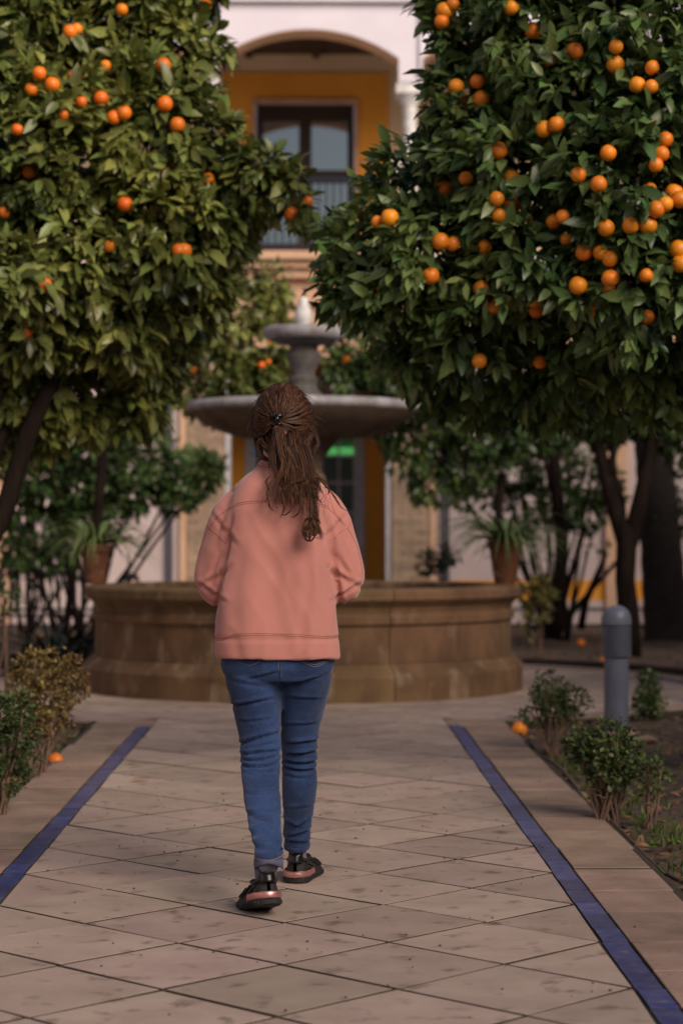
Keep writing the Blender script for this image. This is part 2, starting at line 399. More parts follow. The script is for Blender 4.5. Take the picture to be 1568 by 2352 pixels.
# blue glazed strips and border slabs along the path
for sx in (-1, 1):
    y = 3.2; k = 0
    while y < 12.06:
        l = random.uniform(.19, .215)
        o = slab([(sx*.910-.035, y+.002), (sx*.910+.035, y+.002), (sx*.910+.035, y+l-.002), (sx*.910-.035, y+l-.002)], 0, .03, .001).build('blue_tile', m_blue, path)
        o.location = (random.uniform(-.003,.003), 0, random.uniform(-.0008,.0015)); y += l
    for ya, yb in ((12.075, 12.30), (12.308, 12.54)):
        a, b = sorted((sx*.872, sx*1.225))
        slab([(a, ya), (b, ya), (b, yb), (a, yb)], 0, .09, .0025).build('border_slab', m_kerb, path)
    y = 3.2
    while y < 12.0:
        l = min(random.uniform(.36, .46), 12.068 - y)
        if l < .1: break
        xo = random.uniform(-.012, .012)
        a, b = sorted((sx*.953, sx*(1.215 + xo)))
        o = slab([(a, y+.004), (b, y+.004), (b, y+l-.004), (a, y+l-.004)], 0, .09, .0025).build('border_slab', m_kerb, path)
        o.location = (0, 0, random.uniform(-.001,.005)); y += l
# blue ring and border slabs round the plaza (open where the path comes in)
for (r0, r1, name, mat, nseg) in ((2.875, 2.94, 'blue_tile', m_blue, 84), (2.95, 3.21, 'border_slab', m_kerb, 46)):
    for i in range(nseg):
        a0 = 2*math.pi*i/nseg; a1 = a0 + 2*math.pi/nseg - .004
        am = (a0+a1)/2; x = FC.x + r1*math.sin(am); y = FC.y - r1*math.cos(am)
        if y < FC.y and abs(x) < (1.26 if name == 'border_slab' else 1.24): continue
        if abs(x - CAMX) > y*723/F + .6: continue
        o_, i_ = ring_poly(r0, r1, a0, a1, 2)
        slab(o_[::1] + i_, 0, .09, .0015).build(name, mat, plaza)
# mitre pieces where border meets the plaza ring
# low dark edging behind the plaza
mb = MB(); n = 40
for i in range(n):
    pass
rings = []
for i in range(n+1):
    a = R(60) + R(240)*i/n
    rings.append([(FC.x+r*math.sin(a), FC.y-r*math.cos(a), z) for r, z in ((3.23,-.05),(3.23,.045),(3.33,.05),(3.36,-.05))])
mb.loft(rings, True); e_ = mb.build('edging', M('dark_edging', (.05,.036,.028), rough=.95, bump=.6, bscale=30), plaza)

# ================================================================== BUILDING
YF = 26.0; YI = 29.0; PX = 1.29; ZU = 4.68; KI = 1.0
def zi(z): return CAMH + (z-CAMH)*KI
bd = thing('palace_facade', 'white arcaded palace front with ochre inner walls behind the fountain', 'building', (0, YF, 0))
def bx(name, mat, *a, parent=bd): mb = MB(); mb.box(*a); return mb.build(name, mat, parent)
# upper white wall with segmental arches
def arch_wall(xc, half, name):
    spr, top, zt, dep = 7.16, 7.53, 10.5, .43
    rise = top - spr; rr = (half**2 + rise**2)/(2*rise); n = 28
    arc = [(xc + half*(2*i/n-1), spr + math.sqrt(max(rr*rr-(half*(2*i/n-1))**2, 0)) - (rr-rise)) for i in range(n+1)]
    mb = MB()
    prof = [(xc-PX, zt), (xc-PX, 6.86), (xc-half, 6.86)] + arc + [(xc+half, 6.86), (xc+PX, 6.86), (xc+PX, zt)]
    nP = len(prof)
    V = [(x, YF, z) for x, z in prof] + [(x, YF+dep, z) for x, z in prof]
    Fs = []
    # front / back as quads above the arc
    top_i = []
    VV = list(V); b0 = len(VV)
    for x, z in prof[1:-1]: VV.append((x, YF, zt))
    b1 = len(VV)
    for x, z in prof[1:-1]: VV.append((x, YF+dep, zt))
    for i in range(1, nP-2):
        Fs.append((i, i+1, b0+i, b0+i-1)); Fs.append((nP+i+1, nP+i, b1+i-1, b1+i))
        Fs.append((i+1, i, nP+i, nP+i+1))
    mb.add(VV, Fs)
    o = mb.build(name, m_wwall, bd); return o
for k in range(-3, 4): arch_wall(k*2*PX, 1.145, 'upper_wall')
# arch soffits take the warm plaster: thin lining proud of the wall
for k in (-1, 0, 1):
    xc = k*2*PX; half, spr, top = 1.143, 7.158, 7.527; rise = top-spr; rr = (half**2+rise**2)/(2*rise)
    a_ = [(xc+half*(2*i/24-1), spr+math.sqrt(max(rr*rr-(half*(2*i/24-1))**2,0))-(rr-rise)) for i in range(25)]
    mb = MB(); mb.loft([[(x,YF+.012,z),(x,YF+.425,z),(x,YF+.425,z-.012),(x,YF+.012,z-.012)] for x,z in a_], True)
    mb.build('arch_soffit', m_peach, bd)
bx('cornice', m_wwall, -9, 9, YF-.09, YF-.002, 7.86, 7.95)
bx('drain_pipe', m_wwall, 1.405, 1.445, YF-.04, YF-.003, 6.9, 7.85)
# columns with capitals
for k in range(-3, 3):
    x = PX + k*2*PX
    mb = MB(); mb.lathe([(.125,ZU+.02),(.125,ZU+.12),(.10,ZU+.16),(.092,ZU+.22),(.088,6.5),(.10,6.53),(.09,6.56)], (x, YF+.2, 0), 20); col = mb.build('column', m_white, bd, True)
    mb = MB(); mb.lathe([(.088,6.56),(.11,6.62),(.15,6.70),(.15,6.73)], (x, YF+.2, 0), 20); mb.box(x-.175, x+.175, YF+.02, YF+.40, 6.73, 6.857)
    mb.build('capital', m_white, col)
# inner wall, upper floor
UX = -.052
ZC = zi(7.91); ZA = zi(7.65); ZW = zi(7.205); XO = 1.17*KI; XS = .74*KI; XW = .69*KI
mb = MB()
for (x0, x1, z0, z1) in ((-9, -XO+UX, ZU, ZC), (XO+UX, 9, ZU, ZC)): mb.box(x0, x1, YI, YI+.3, z0, z1)
mb.box(-XO+UX, XO+UX, YI, YI+.3, ZA, ZC); mb.build('inner_wall', m_cream, bd)
mb = MB(); mb.box(-XO+UX, -XS+UX, YI-.02, YI+.28, ZU, ZA-.002); mb.box(XS+UX, XO+UX, YI-.02, YI+.28, ZU, ZA-.002); mb.box(-XS+UX, XS+UX, YI-.02, YI+.28, ZW+.057, ZA-.002)
mb.build('ochre_panel', m_ochre, bd)
mb = MB(); mb.box(-XS+.003+UX, -XW+UX, YI-.06, YI+.1, ZU, ZW+.003); mb.box(XW+UX, XS-.003+UX, YI-.06, YI+.1, ZU, ZW+.003); mb.box(-XS+.003+UX, XS-.003+UX, YI-.06, YI+.1, ZW+.005, ZW+.055)
mb.build('window_surround', m_pink, bd)
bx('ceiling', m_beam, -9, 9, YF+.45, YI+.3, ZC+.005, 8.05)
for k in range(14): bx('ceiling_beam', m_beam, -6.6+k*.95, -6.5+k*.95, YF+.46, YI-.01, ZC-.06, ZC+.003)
bx('loggia_floor', m_white, -9, 9, YF+.02, YI+.3, ZU-.3, ZU-.002)  # floor whitened as an unseen reflector to brighten the inner wall
# French window
win = bx('french_window', m_wood, UX-XW+.003, UX+XW-.003, YI+.10, YI+.14, ZU, ZW)
def wp(name, mat, x0, x1, z0, z1, y0=.05, y1=.098): return bx(name, mat, UX+x0, UX+x1, YI+y0, YI+y1, z0, z1, parent=win)
for a, b in ((-.685,-.60),(-.085,.085),(.60,.685)): wp('stile', m_wood, a, b, ZU, ZW)
for s in (-1, 1):
    for z0, z1 in ((ZU, ZU+.55), (zi(6.10), zi(6.28)), (zi(6.98), ZW)): wp('rail', m_wood, *sorted((s*.087, s*.598)), z0, z1)
    for z0, z1 in ((ZU+.552, zi(6.10)-.002), (zi(6.28)+.002, zi(6.98)-.002)): wp('pane', m_glass, *sorted((s*.087, s*.598)), z0, z1, .075, .09)
# balcony: ledge, mouldings, railing, end posts with ball
bal = bx('balcony', m_peach, -1.12, 1.12, YF-.28, YF+.02, ZU-.10, ZU)
for (z0, z1, pr) in ((ZU-.2, ZU-.102, .20), (ZU-.32, ZU-.202, .13)): bx('moulding', m_peach, -1.10, 1.10, YF-pr, YF+.018, z0, z1, parent=bal)
bx('top_rail', m_navy, -.98, .98, YF-.21, YF-.15, ZU+.882, ZU+.93, parent=bal)
bx('bottom_rail', m_navy, -.98, .98, YF-.195, YF-.165, ZU+.07, ZU+.10, parent=bal)
bm0 = None
for i in range(22):
    x = -.96 + i*.0914
    if bm0 is None:
        mb = MB(); mb.lathe([(.013,.10),(.013,.40),(.024,.44),(.013,.48),(.013,.88)], (0,0,0), 6); o = mb.build('baluster', m_navy, bal); bm0 = o.data
    else: o = link('baluster', bm0, bal)
    o.location = (x, YF-.18, ZU)
for s in (-1, 1):
    mb = MB(); mb.bevbox(s*1.06-.07, s*1.06+.07, YF-.25, YF-.11, ZU+.002, ZU+.93, .012); po = mb.build('end_post', m_peach, bal)
    mb = MB(); mb.lathe([(.03,.932),(.09,.95),(.05,.975),(.085,1.03),(.10,1.08),(.085,1.14),(.03,1.18),(.002,1.185)], (s*1.06, YF-.18, ZU), 18); mb.build('ball_finial', m_white, po, True)
# storey band between the floors
bx('storey_band', m_peach, -9, 9, YF, YF+.4, 3.32, ZU-.105)
bx('band_moulding', m_peach, -9, 9, YF-.07, YF-.003, 4.02, 4.12); bx('band_moulding', m_peach, -9, 9, YF-.05, YF-.003, 3.36, 3.44)
# lower storey: brick piers, white jambs, plain walls with ochre dado
brick_me = {}
for s in (-1, 1):
    x0 = s*PX - .235
    pier = bx('brick_pier', m_mort, x0+.008, x0+.462, YF+.008, YF+.43, 0, 3.316)
    z = .02; c = 0
    while z < 3.25:
        segs = [(0,.23),(.24,.47)] if c % 2 == 0 else [(0,.11),(.12,.35),(.36,.47)]
        for a, b in segs:
            w_ = round(b-a, 3)
            if w_ not in brick_me:
                mb = MB(); mb.bevbox(0, w_, -.01, .2, 0, .054, .004); o = mb.build('brick', m_brick, pier); brick_me[w_] = o.data
            else: o = link('brick', brick_me[w_], pier)
            o.location = (x0+a, YF+random.uniform(-.003,.003), z)
        z += .065; c += 1
    a, b = sorted((s*1.045, s*.985)); bx('white_jamb', m_frame, a, b, YF+.03, YF+.40, 0, 3.315)
    a, b = sorted((s*1.535, s*1.62)); bx('orange_reveal', m_peach, a, b, YF-.03, YF+.1, 0, 3.31)
    a, b = sorted((s*1.63, s*9)); bx('lower_wall', m_pwall, a, b, YF+.02, YF+.3, .55, 3.31)
    bx('dado', m_ochre if s > 0 else m_pwall, a, b, YF, YF+.3, .30, .548); bx('skirting', m_pwall, a, b, YF-.02, YF+.3, 0, .298)
    bx('skirting_band', m_iron, a, b, YF-.03, YF-.022, .17, .205)
    a, b = sorted((s*3.75, s*4.02)); bx('wall_pilaster', m_peach, a, b, YF-.08, YF+.015, 0, 3.31)
    a, b = sorted((s*1.70, s*1.78)); bx('grey_downpipe', m_iron, a, b, YF-.06, YF-.03, 0, 3.3)
# inner lower wall with the glazed door
LX = -.055; DH = zi(3.10); DT = zi(3.355); DO = .84*KI; DI = .72*KI
mb = MB()
for a, b in ((-9,-DO+LX),(DO+LX,9)): mb.box(a, b, YI, YI+.3, 0, ZU-.31)
mb.box(-DO+LX, DO+LX, YI, YI+.3, DT+.005, ZU-.31); mb.build('lower_inner_wall', m_ochre, bd)
bx('gallery_ceiling', m_cream, -9, 9, YF+.41, YI-.005, 3.9, 4.0); bx('gallery_floor', m_pwall, -1.8, 1.8, YF-.6, YI, -.05, .06)
mb = MB(); mb.box(-DO+.002+LX, -DI+LX, YI-.03, YI+.2, 0, DH); mb.box(DI+LX, DO-.002+LX, YI-.03, YI+.2, 0, DH); mb.box(-DO+.002+LX, DO-.002+LX, YI-.03, YI+.2, DH+.002, DT)
mb.build('door_surround', m_frame, bd)
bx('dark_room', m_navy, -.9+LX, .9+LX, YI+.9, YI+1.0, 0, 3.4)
DW2 = DI-.004
door = bx('glazed_door', m_frame, LX-DW2, LX+DW2, YI+.07, YI+.12, 0, .7)
def dp(name, mat, x0, x1, z0, z1, y0=.06, y1=.125): return bx(name, mat, LX+x0, LX+x1, YI+y0, YI+y1, z0, z1, parent=door)
cols = [DW2*k/3 for k in range(-3, 4)]
for i, x in enumerate(cols):
    hw = .033 if i in (0, 3, 6) else .017
    dp('mullion', m_frame, max(x-hw, -DW2), min(x+hw, DW2), .702, DH-.002)
zr = [.70, 1.08, 1.44, zi(1.86), zi(2.24), zi(2.64), DH]
m_dglass = M('door_glass', (.02,.03,.03), rough=.05, bump=0, ior=1.6)
_d = m_dglass.node_tree; _p = _d.nodes['Principled BSDF']; _p.inputs['Transmission Weight'].default_value = .85
_d.links.remove(_p.inputs['Base Color'].links[0]); _p.inputs['Base Color'].default_value = (.6,.72,.68,1)
for i in range(6):
    for j in range(6):
        dp('pane', m_dglass, cols[i]+.02, cols[i+1]-.02, zr[j]+.012, zr[j+1]-.012, .09, .096)
        if j > 0: dp('glazing_bar', m_frame, cols[i]+.019, cols[i+1]-.019, zr[j]-.017, zr[j]+.017, .066, .12)
NZ = 1.12 + (1229-1036)/F*29.5
mb = MB(); mb.tube([(LX-.1, YI+.5, NZ), (LX+.85, YI+.5, NZ)], .055, 10); mb.build('lamp_tube', m_neon, bd, True)
bx('glow_board', M('green_glow_paint', (.10,.34,.13), rough=.8, bump=0), -.2+LX, .9+LX, YI+.6, YI+.64, NZ-.08, NZ+.35)  # green board painted as the glow above the tube

# unseen courtyard wings added to block low sky light: plain walls and a cornice
def wing(name, label, x0, x1, y0, y1, h):
    t = thing(name, label, 'building', ((x0+x1)/2, (y0+y1)/2, 0))
    mb = MB(); mb.box(x0, x1, y0, y1, 0, h); mb.build('wall', m_pwall, t)
    mb = MB(); mb.box(x0-.15, x1+.15, y0-.15, y1+.15, h+.002, h+.25); mb.build('cornice', m_wwall, t)
    return t
wing('shading_wing', 'unseen left courtyard wing added to shade the garden', -17, -12, -22, 25.9, 8.5)
wing('shading_wing', 'unseen right courtyard wing added to shade the garden', 12, 17, -22, 25.9, 8.5)
wing('shading_wing', 'unseen rear courtyard wing added behind the camera to shade the garden', -11.9, 11.9, -27, -22, 8.5)

# ================================================================== FOUNTAIN
fo = thing('stone_fountain', 'tiered stone fountain with a wide low basin and two grey bowls', 'fountain', FC)
prof_pl = [(1.45,.0),(1.625,.0),(1.625,.165),(1.61,.195),(1.575,.225),(1.555,.25),(1.45,.25)]
prof_di = [(1.36,.252),(1.535,.252),(1.535,.50),(1.545,.515),(1.558,.52),(1.558,.565),(1.54,.575),(1.535,.60),(1.36,.60)]
prof_ri = [(1.34,.602),(1.54,.602),(1.55,.63),(1.575,.655),(1.60,.672),(1.612,.685),(1.612,.735),(1.598,.752),(1.36,.756),(1.34,.74)]
for nm, pr in (('plinth_stone', prof_pl), ('basin_panel', prof_di), ('rim_stone', prof_ri)):
    for k in range(8):
        gap = .0022
        a0 = R(22.5 + 45*k) + gap; a1 = R(22.5 + 45*(k+1)) - gap
        mb = MB(); n = 14; rings = []
        for i in range(n+1):
            a = a0 + (a1-a0)*i/n
            rings.append([(FC.x+r*math.sin(a), FC.y-r*math.cos(a), z) for r, z in pr])
        mb.loft(rings, True); auto_smooth(mb.build(nm, m_fount, fo), 25)
mb = MB(); mb.lathe([(1.355,.20),(1.355,.55)], FC, 48); mb.lathe([(.01,.2),(1.354,.2)], FC, 48); mb.build('basin_lining', m_fount, fo)
mb = MB(); mb.lathe([(.005,.70),(1.35,.70)], FC, 64); mb.build('water', m_water, fo)
mb = MB(); mb.lathe([(.30,.3),(.30,.74),(.26,.80),(.19,.86),(.15,.98),(.135,1.2),(.15,1.45),(.17,1.55),(.13,1.6),(.135,1.66),(.20,1.76),(.26,1.83)], FC, 28); auto_smooth(mb.build('pedestal', m_under, fo))
mb = MB(); mb.lathe([(.02,1.835),(.30,1.835),(.48,1.85),(.60,1.885),(.72,1.94),(.80,1.99),(.845,2.03)], FC, 56)
auto_smooth(mb.build('lower_bowl', m_under, fo))
mb = MB(); mb.lathe([(.845,2.031),(.868,2.045),(.872,2.07),(.862,2.095),(.84,2.105),(.80,2.10),(.70,2.04),(.40,1.95),(.02,1.93)], FC, 56); auto_smooth(mb.build('lower_bowl_rim', m_marble, fo), 60)
mb = MB(); mb.lathe([(.15,1.94),(.15,2.14),(.14,2.17),(.105,2.205),(.095,2.25),(.105,2.27),(.105,2.285),(.088,2.30),(.085,2.33),(.105,2.38),(.125,2.43),(.132,2.465),(.105,2.495),(.108,2.51),(.11,2.53)], FC, 28); auto_smooth(mb.build('baluster_stem', m_stem, fo), 40)
mb = MB(); mb.lathe([(.02,2.525),(.12,2.53),(.20,2.548),(.265,2.572)], FC, 40); auto_smooth(mb.build('upper_bowl_underside', m_stem, fo), 60)  # shade under the bowl painted in by the darker stone
mb = MB(); mb.lathe([(.265,2.573),(.298,2.595),(.306,2.63),(.295,2.66),(.27,2.668),(.22,2.64),(.02,2.62)], FC, 40); auto_smooth(mb.build('upper_bowl', m_marble, fo), 60)
mb = MB(); mb.lathe([(.03,2.63),(.045,2.67),(.035,2.685),(.055,2.71),(.064,2.745),(.06,2.785),(.045,2.82),(.032,2.835),(.038,2.85),(.034,2.875),(.015,2.893),(.002,2.897)], FC, 20); mb.build('finial', m_white, fo, True)
mb = MB(); mb.tube([FC+Vector((.006,0,2.885)), FC+Vector((.006,0,2.96))], [.012,.009], 8); mb.build('spout', m_clip, fo)

# ================================================================== foliage machinery
# leaf template: length along +X, width Y, normal Z (8 vertices, folded at the midrib)
LT = np.array([(0,0,0),(.33,.20,.045),(.33,0,0),(.33,-.20,.045),(.68,.17,.02),(.68,0,-.03),(.68,-.17,.02),(1,0,-.12)])
LF = [(0,2,1),(0,3,2),(1,2,5,4),(2,3,6,5),(4,5,7),(5,6,7)]
_lp = np.array([i for f in LF for i in f]); _lc = np.array([len(f) for f in LF]); _ls = np.concatenate([[0], np.cumsum(_lc)[:-1]])
def nrm(a): return a/np.maximum(np.linalg.norm(a, axis=-1, keepdims=True), 1e-9)
def leaf_frames(P, D, Nn): # position, direction, approx normal
    D = nrm(D); Y = nrm(np.cross(Nn, D)); Z = np.cross(D, Y); return D, Y, Z
def leaves_obj(name, P, D, Nn, L, mat, parent, wid=1.0, tmpl=LT):
    X, Y, Z = leaf_frames(P, D, Nn); n = len(P)
    T = tmpl[None]*L[:, None, None]
    V = P[:, None] + T[..., 0:1]*X[:, None] + wid*T[..., 1:2]*Y[:, None] + T[..., 2:3]*Z[:, None]
    off = (np.arange(n)*len(tmpl))[:, None]
    loops = (off + _lp[None]).ravel()
    starts = (np.arange(n)*len(_lp))[:, None] + _ls[None]
    return mk_np(name, V.reshape(-1, 3), loops, starts.ravel(), None, mat, parent)
def rosettes(P, O, k, spread=.95, droop=.35):      # clusters of k leaves at twig tips P with outward direction O
    n = len(P); P = np.repeat(P, k, 0); O = np.repeat(nrm(O), k, 0)
    rad = nrm(rng.normal(size=P.shape)); rad = nrm(rad - O*(rad*O).sum(1, keepdims=True))
    t = rng.uniform(.1, 1.1, (len(P), 1))
    D = nrm(O*(1.1-t*.75) + rad*t*spread + np.array([0,0,-1.])*rng.uniform(0, 2*droop, (len(P), 1)))
    Nn = nrm(O*.8 + np.array([0,-.15,.75]) + rng.normal(0, .45, P.shape))
    return P + D*.012 + rng.normal(0, .012, P.shape), D, Nn
from mathutils import noise as mn
def blob_points(B, dens, cam_bias=True, inner=.25, gap=0):
    out = []; od = []
    Bc = np.array([b[:3] for b in B]); Br = np.array([b[3] for b in B])
    for i, (x, y, z, r) in enumerate(B):
        n = int(dens*4*math.pi*r*r)
        d = nrm(rng.normal(size=(n, 3)))
        if cam_bias:               # fewer leaves on the side turned away from path and camera
            keep = rng.random(n) < np.where(d[:, 1] < .25, 1.0, .38); d = d[keep]; n = len(d)
        rr = r*(1 - np.abs(rng.normal(0, inner, n)).clip(0, .9) + rng.uniform(-.05,.1,n))
        p = np.array((x, y, z)) + d*rr[:, None]*np.array((1, .95, .92))
        ok = np.ones(n, bool)
        if gap:
            nz = np.array([mn.noise(Vector(q)*gap) for q in p]); ok &= (nz > .0) | (rr < .80*r)
        for j in range(len(B)):
            if j != i: ok &= np.linalg.norm(p - Bc[j], axis=1) > Br[j]*.62
        out.append(p[ok]); od.append(d[ok])
    return np.concatenate(out), np.concatenate(od)
def B_from(L): return [(*W(px, py, d), pr*d/F) for px, py, d, pr in L]
def front_depth(B, px, py, dflt):
    o = Vector((CAMX, 0, CAMH)); t = (W(px, py, 1.0) - o).normalized(); best = None
    for (x, y, z, r) in B:
        c = Vector((x, y, z)) - o; b = c.dot(t); q = c.length_squared - b*b
        if q < r*r:
            s = b - math.sqrt(r*r-q)
            if best is None or s < best: best = s
    return (o + t*best).y if best else dflt
orange_me = {}
def orange_mesh(mat=None):
    mat = mat or m_orange
    if mat.name not in orange_me:
        mb = MB(); mb.lathe([(.003,-.0355),(.016,-.034),(.028,-.026),(.0365,-.010),(.0375,.004),(.033,.020),(.022,.032),(.010,.0355),(.004,.0345),(.002,.0335)], (0,0,0), 18)
        o = mb.build('tmp', mat, None, True); orange_me[mat.name] = o.data; bpy.data.objects.remove(o)
    return orange_me[mat.name]
def branch(mb, a, b, r0, r1, sag=.1, n=7, wob=.03):
    a = Vector(a); b = Vector(b); pts = []
    for i in range(n+1):
        t = i/n; p = a.lerp(b, t); p.z += sag*math.sin(math.pi*t)
        if 0 < i < n: p += Vector((random.uniform(-wob,wob), random.uniform(-wob,wob), random.uniform(-wob,wob)))
        pts.append(p)
    mb.tube(pts, [r0+(r1-r0)*i/n for i in range(n+1)], 8)
def orange_tree(label, base, fork, B, leafmat_, L, dens, oranges, dflt, k=7, leaf_parts=0, inner=.25, group=None, trunk_r=.12, limbs=None, droop=.35, wid=1.0, biased=True):
    t = thing('orange_tree', label, 'tree', base, group)
    base = Vector(base); fork = Vector(fork)
    mb = MB(); pts = [base + Vector((0,0,-.1)), base.lerp(fork,.3)+Vector((.02,.01,0)), base.lerp(fork,.65)+Vector((-.02,0,0)), fork, fork+Vector((0,0,trunk_r*.9)), fork+Vector((0,0,trunk_r*1.5))]
    mb.tube(pts, [trunk_r*1.35, trunk_r*1.05, trunk_r*.95, trunk_r*1.0, trunk_r*.85, trunk_r*.3], 12); mb.build('trunk', m_bark, t, True)
    mb = MB()
    for i, (x, y, z, r) in enumerate(B):
        if i % 4 == 0 and not leaf_parts: branch(mb, fork - Vector((0,0,.05)), (x, y, z), trunk_r*.34, .010, sag=.12)
    for i, (x, y, z, r) in enumerate(B):
        for _ in range(5):
            d = Vector(rng.normal(size=3)).normalized()
            branch(mb, (x, y, z), Vector((x, y, z)) + d*r*.9, .010, .004, sag=.02, n=3, wob=.02)
    br_ = mb.build('branches', m_bark, t, True)
    if leaf_parts: br_['kind'] = 'stuff'
    for lp, rd in (limbs or []):
        l_ = MB(); q_ = smooth_pts([[*p_, r_] for p_, r_ in zip(lp, rd)], 4); l_.tube([Vector(v[:3]) for v in q_], [v[3] for v in q_], 12); l_.build('limb', m_bark, t, True)
    P, O = blob_points(B, dens, biased, inner, 5.5 if leaf_parts else 0)
    if leaf_parts:             # inner fill so the crown is closed behind its gaps
        P2, O2 = blob_points([(x, y+.12, z, r*.80) for x, y, z, r in B], dens*.6, True, .3); P = np.concatenate([P, P2]); O = np.concatenate([O, O2])
    P, D, Nn = rosettes(P, O, k, droop=droop)
    Ls = np.clip(rng.normal(.085, .022, len(P)), .035, .135)*L/.1
    spots = []
    if leaf_parts: oranges = oranges + [(random.uniform(20, 430) if W(0,0,1).x > 9 or B is BL else random.uniform(900, 1550), random.uniform(30, 760), 8) for _ in range(9 if B is BL else 20)]
    for (px, py, rp) in oranges:
        d = front_depth(B, px, py, None)
        if d is None:
            if rp == 8: continue
            d = dflt
        d += .02
        if rp < 12: d += .10
        if rp == 8: d += random.uniform(.0,.12)
        spots.append(W(px, py, d))
    for p in spots:                # fruit push the leaves aside
        o = np.array(p); q = P + D*(Ls*.5)[:, None]
        hit = np.linalg.norm(q - (o + np.array((0,-.05,0))), axis=1) < .047
        hit |= np.linalg.norm(q - (o + np.array((0,-.12,.015))), axis=1) < .034
        P, D, Nn, Ls = P[~hit], D[~hit], Nn[~hit], Ls[~hit]
    if leaf_parts:
        sx = (P[:,0]-CAMX)/P[:,1]*F+VX; sy = VY-(P[:,2]-CAMH)/P[:,1]*F
        score = P[:,1]*1.0 - Ls*6 + np.where((sx>10)&(sx<1558)&(sy>10)&(sy<1000), 0, 50) + rng.uniform(0,.25,len(P))
        idx = np.argsort(score)[:leaf_parts]
        X, Y, Z = leaf_frames(P[idx], D[idx], Nn[idx])
        lm_ = None
        for i, q in enumerate(idx):
            if lm_ is None:
                lo = mk('leaf', LT*np.array((1,wid,1)), LF, leafmat_, t, True); lm_ = lo.data
            else: lo = link('leaf', lm_, t)
            mw = Matrix(((X[i,0],Y[i,0],Z[i,0],P[q,0]),(X[i,1],Y[i,1],Z[i,1],P[q,1]),(X[i,2],Y[i,2],Z[i,2],P[q,2]),(0,0,0,1)))
            lo.matrix_basis = mw @ Matrix.Scale(Ls[q], 4)
        keep = np.ones(len(P), bool); keep[idx] = False
        P, D, Nn, Ls = P[keep], D[keep], Nn[keep], Ls[keep]
    o = leaves_obj('foliage', P, D, Nn, Ls, leafmat_, t, wid); o['kind'] = 'stuff'
    for p in spots:
        oo = link('orange', orange_mesh(m_orangeR if leafmat_ == m_leafR else m_orange), t); oo.location = p
        oo.rotation_euler = (random.uniform(-.6,.6), random.uniform(-.6,.6), random.uniform(0,6))
        s = random.uniform(.76,1.06); oo.scale = (s,s,s*random.uniform(.93,1))
    return t

# ================================================================== near trees
BL = B_from([(80,120,10.7,190),(290,90,10.7,165),(420,110,10.6,95),(110,350,10.4,215),(340,300,10.4,180),(450,330,10.4,105),(575,420,10.4,95),(660,430,10.3,48),(690,480,10.3,34),
 (150,560,10.4,190),(370,520,10.4,180),(500,520,10.5,95),(70,700,10.5,160),(270,690,10.6,150),(420,640,10.7,105),(25,630,9.7,85),
 (50,-140,10.8,200),(280,-140,10.8,190),(430,-50,10.7,95),(-150,250,10.5,250),(-150,620,10.5,220),(120,840,10.9,130),(300,810,11.0,105),(395,750,11.0,75),(20,870,10.9,110),(40,930,11,105),(160,930,11.1,105),(280,900,11.1,100),(345,870,11.1,62),(100,980,11.2,60),(-60,960,11,110)])
ORL = [(279,20,17),(470,10,19),(90,168,16),(120,193,14),(187,233,16),(145,263,10),(40,297,12),(378,237,16),(407,285,16),(375,148,16),(176,65,14),(160,72,13),(285,258,14),(287,468,16),(10,488,12),(253,565,17),(423,575,17),(103,655,17),(706,462,13),(670,490,13),(242,150,9),(190,765,8),(65,765,8),(262,268,12),(232,225,12),(478,410,10),(410,575,14)]
tl = W(-110, 1800, 10.6); tl.z = 0
lim = [([W(-30,1250,10.6), W(10,1180,10.6), W(45,1060,10.6), W(90,940,10.6), W(150,820,10.7)], [.055,.05,.048,.045,.03]),
       ([W(-70,1250,10.7), W(-20,1060,10.7), W(20,960,10.8), W(60,800,10.8)], [.05,.045,.04,.02])]
orange_tree('tall orange tree with olive green leaves filling the upper left', tl, W(-60,1250,10.6), BL, m_leafL, .112, 195, ORL, 10.4, leaf_parts=300, limbs=lim, trunk_r=.11)
BR = B_from([(1010,890,9.7,58),(1130,915,9.8,60),(1270,920,9.7,64),(1400,930,9.7,60),(765,520,9.7,36),(800,590,9.5,42),(1080,60,9.1,100),(1250,40,8.9,165),(1450,60,8.7,195),(1120,200,9.1,140),(1340,220,8.8,190),(1530,250,8.6,170),(1075,330,9.1,120),(975,430,9.2,120),(1200,400,8.9,180),(1450,430,8.6,195),
 (885,465,9.3,75),(850,560,9.3,100),(800,650,9.3,68),(1000,560,9.1,165),(1220,600,8.9,175),(1450,640,8.7,180),(920,680,9.2,120),(1090,740,9.2,140),(1310,770,9.2,140),(1500,790,9.2,115),(970,800,9.4,95),(1130,850,9.5,85),
 (1420,860,9.3,80),(1240,860,9.4,90),(1540,880,9.3,90),(1020,0,9.2,50),(1130,-130,9.1,140),(1400,-150,8.8,200),(1720,250,8.7,220),(1720,640,8.8,200)])
ORR = [(1175,12,20),(1416,102,21),(1415,143,16),(1322,112,16),(1500,150,15),(1465,190,18),(1497,195,18),(1106,223,16),(1097,183,14),(1048,195,13),(1250,293,17),(1278,282,13),(1530,317,19),(1521,350,20),(1508,375,12),(1398,348,16),(1376,420,20),(1330,398,14),
 (1141,454,17),(1145,493,15),(1070,407,10),(867,508,17),(895,498,16),(1272,506,16),(1293,495,12),(1303,548,16),(1393,521,19),(1508,478,19),(1530,466,17),(1563,455,18),(1342,577,18),(1402,592,17),(1382,577,12),(1328,654,16),(1402,637,18),(1485,630,17),
 (1490,515,15),(1450,515,14),(1012,553,15),(1040,558,15),(989,632,13),(1560,570,14),(1565,603,20),(1020,20,14),(1015,45,14),(1040,5,16),(1240,830,11),(1101,828,12),(1030,838,10),(875,660,10),(1105,660,9),(1157,690,9),(1145,343,10),(1225,65,10)]
tr_ = Vector((2.35, 9.4, 0))
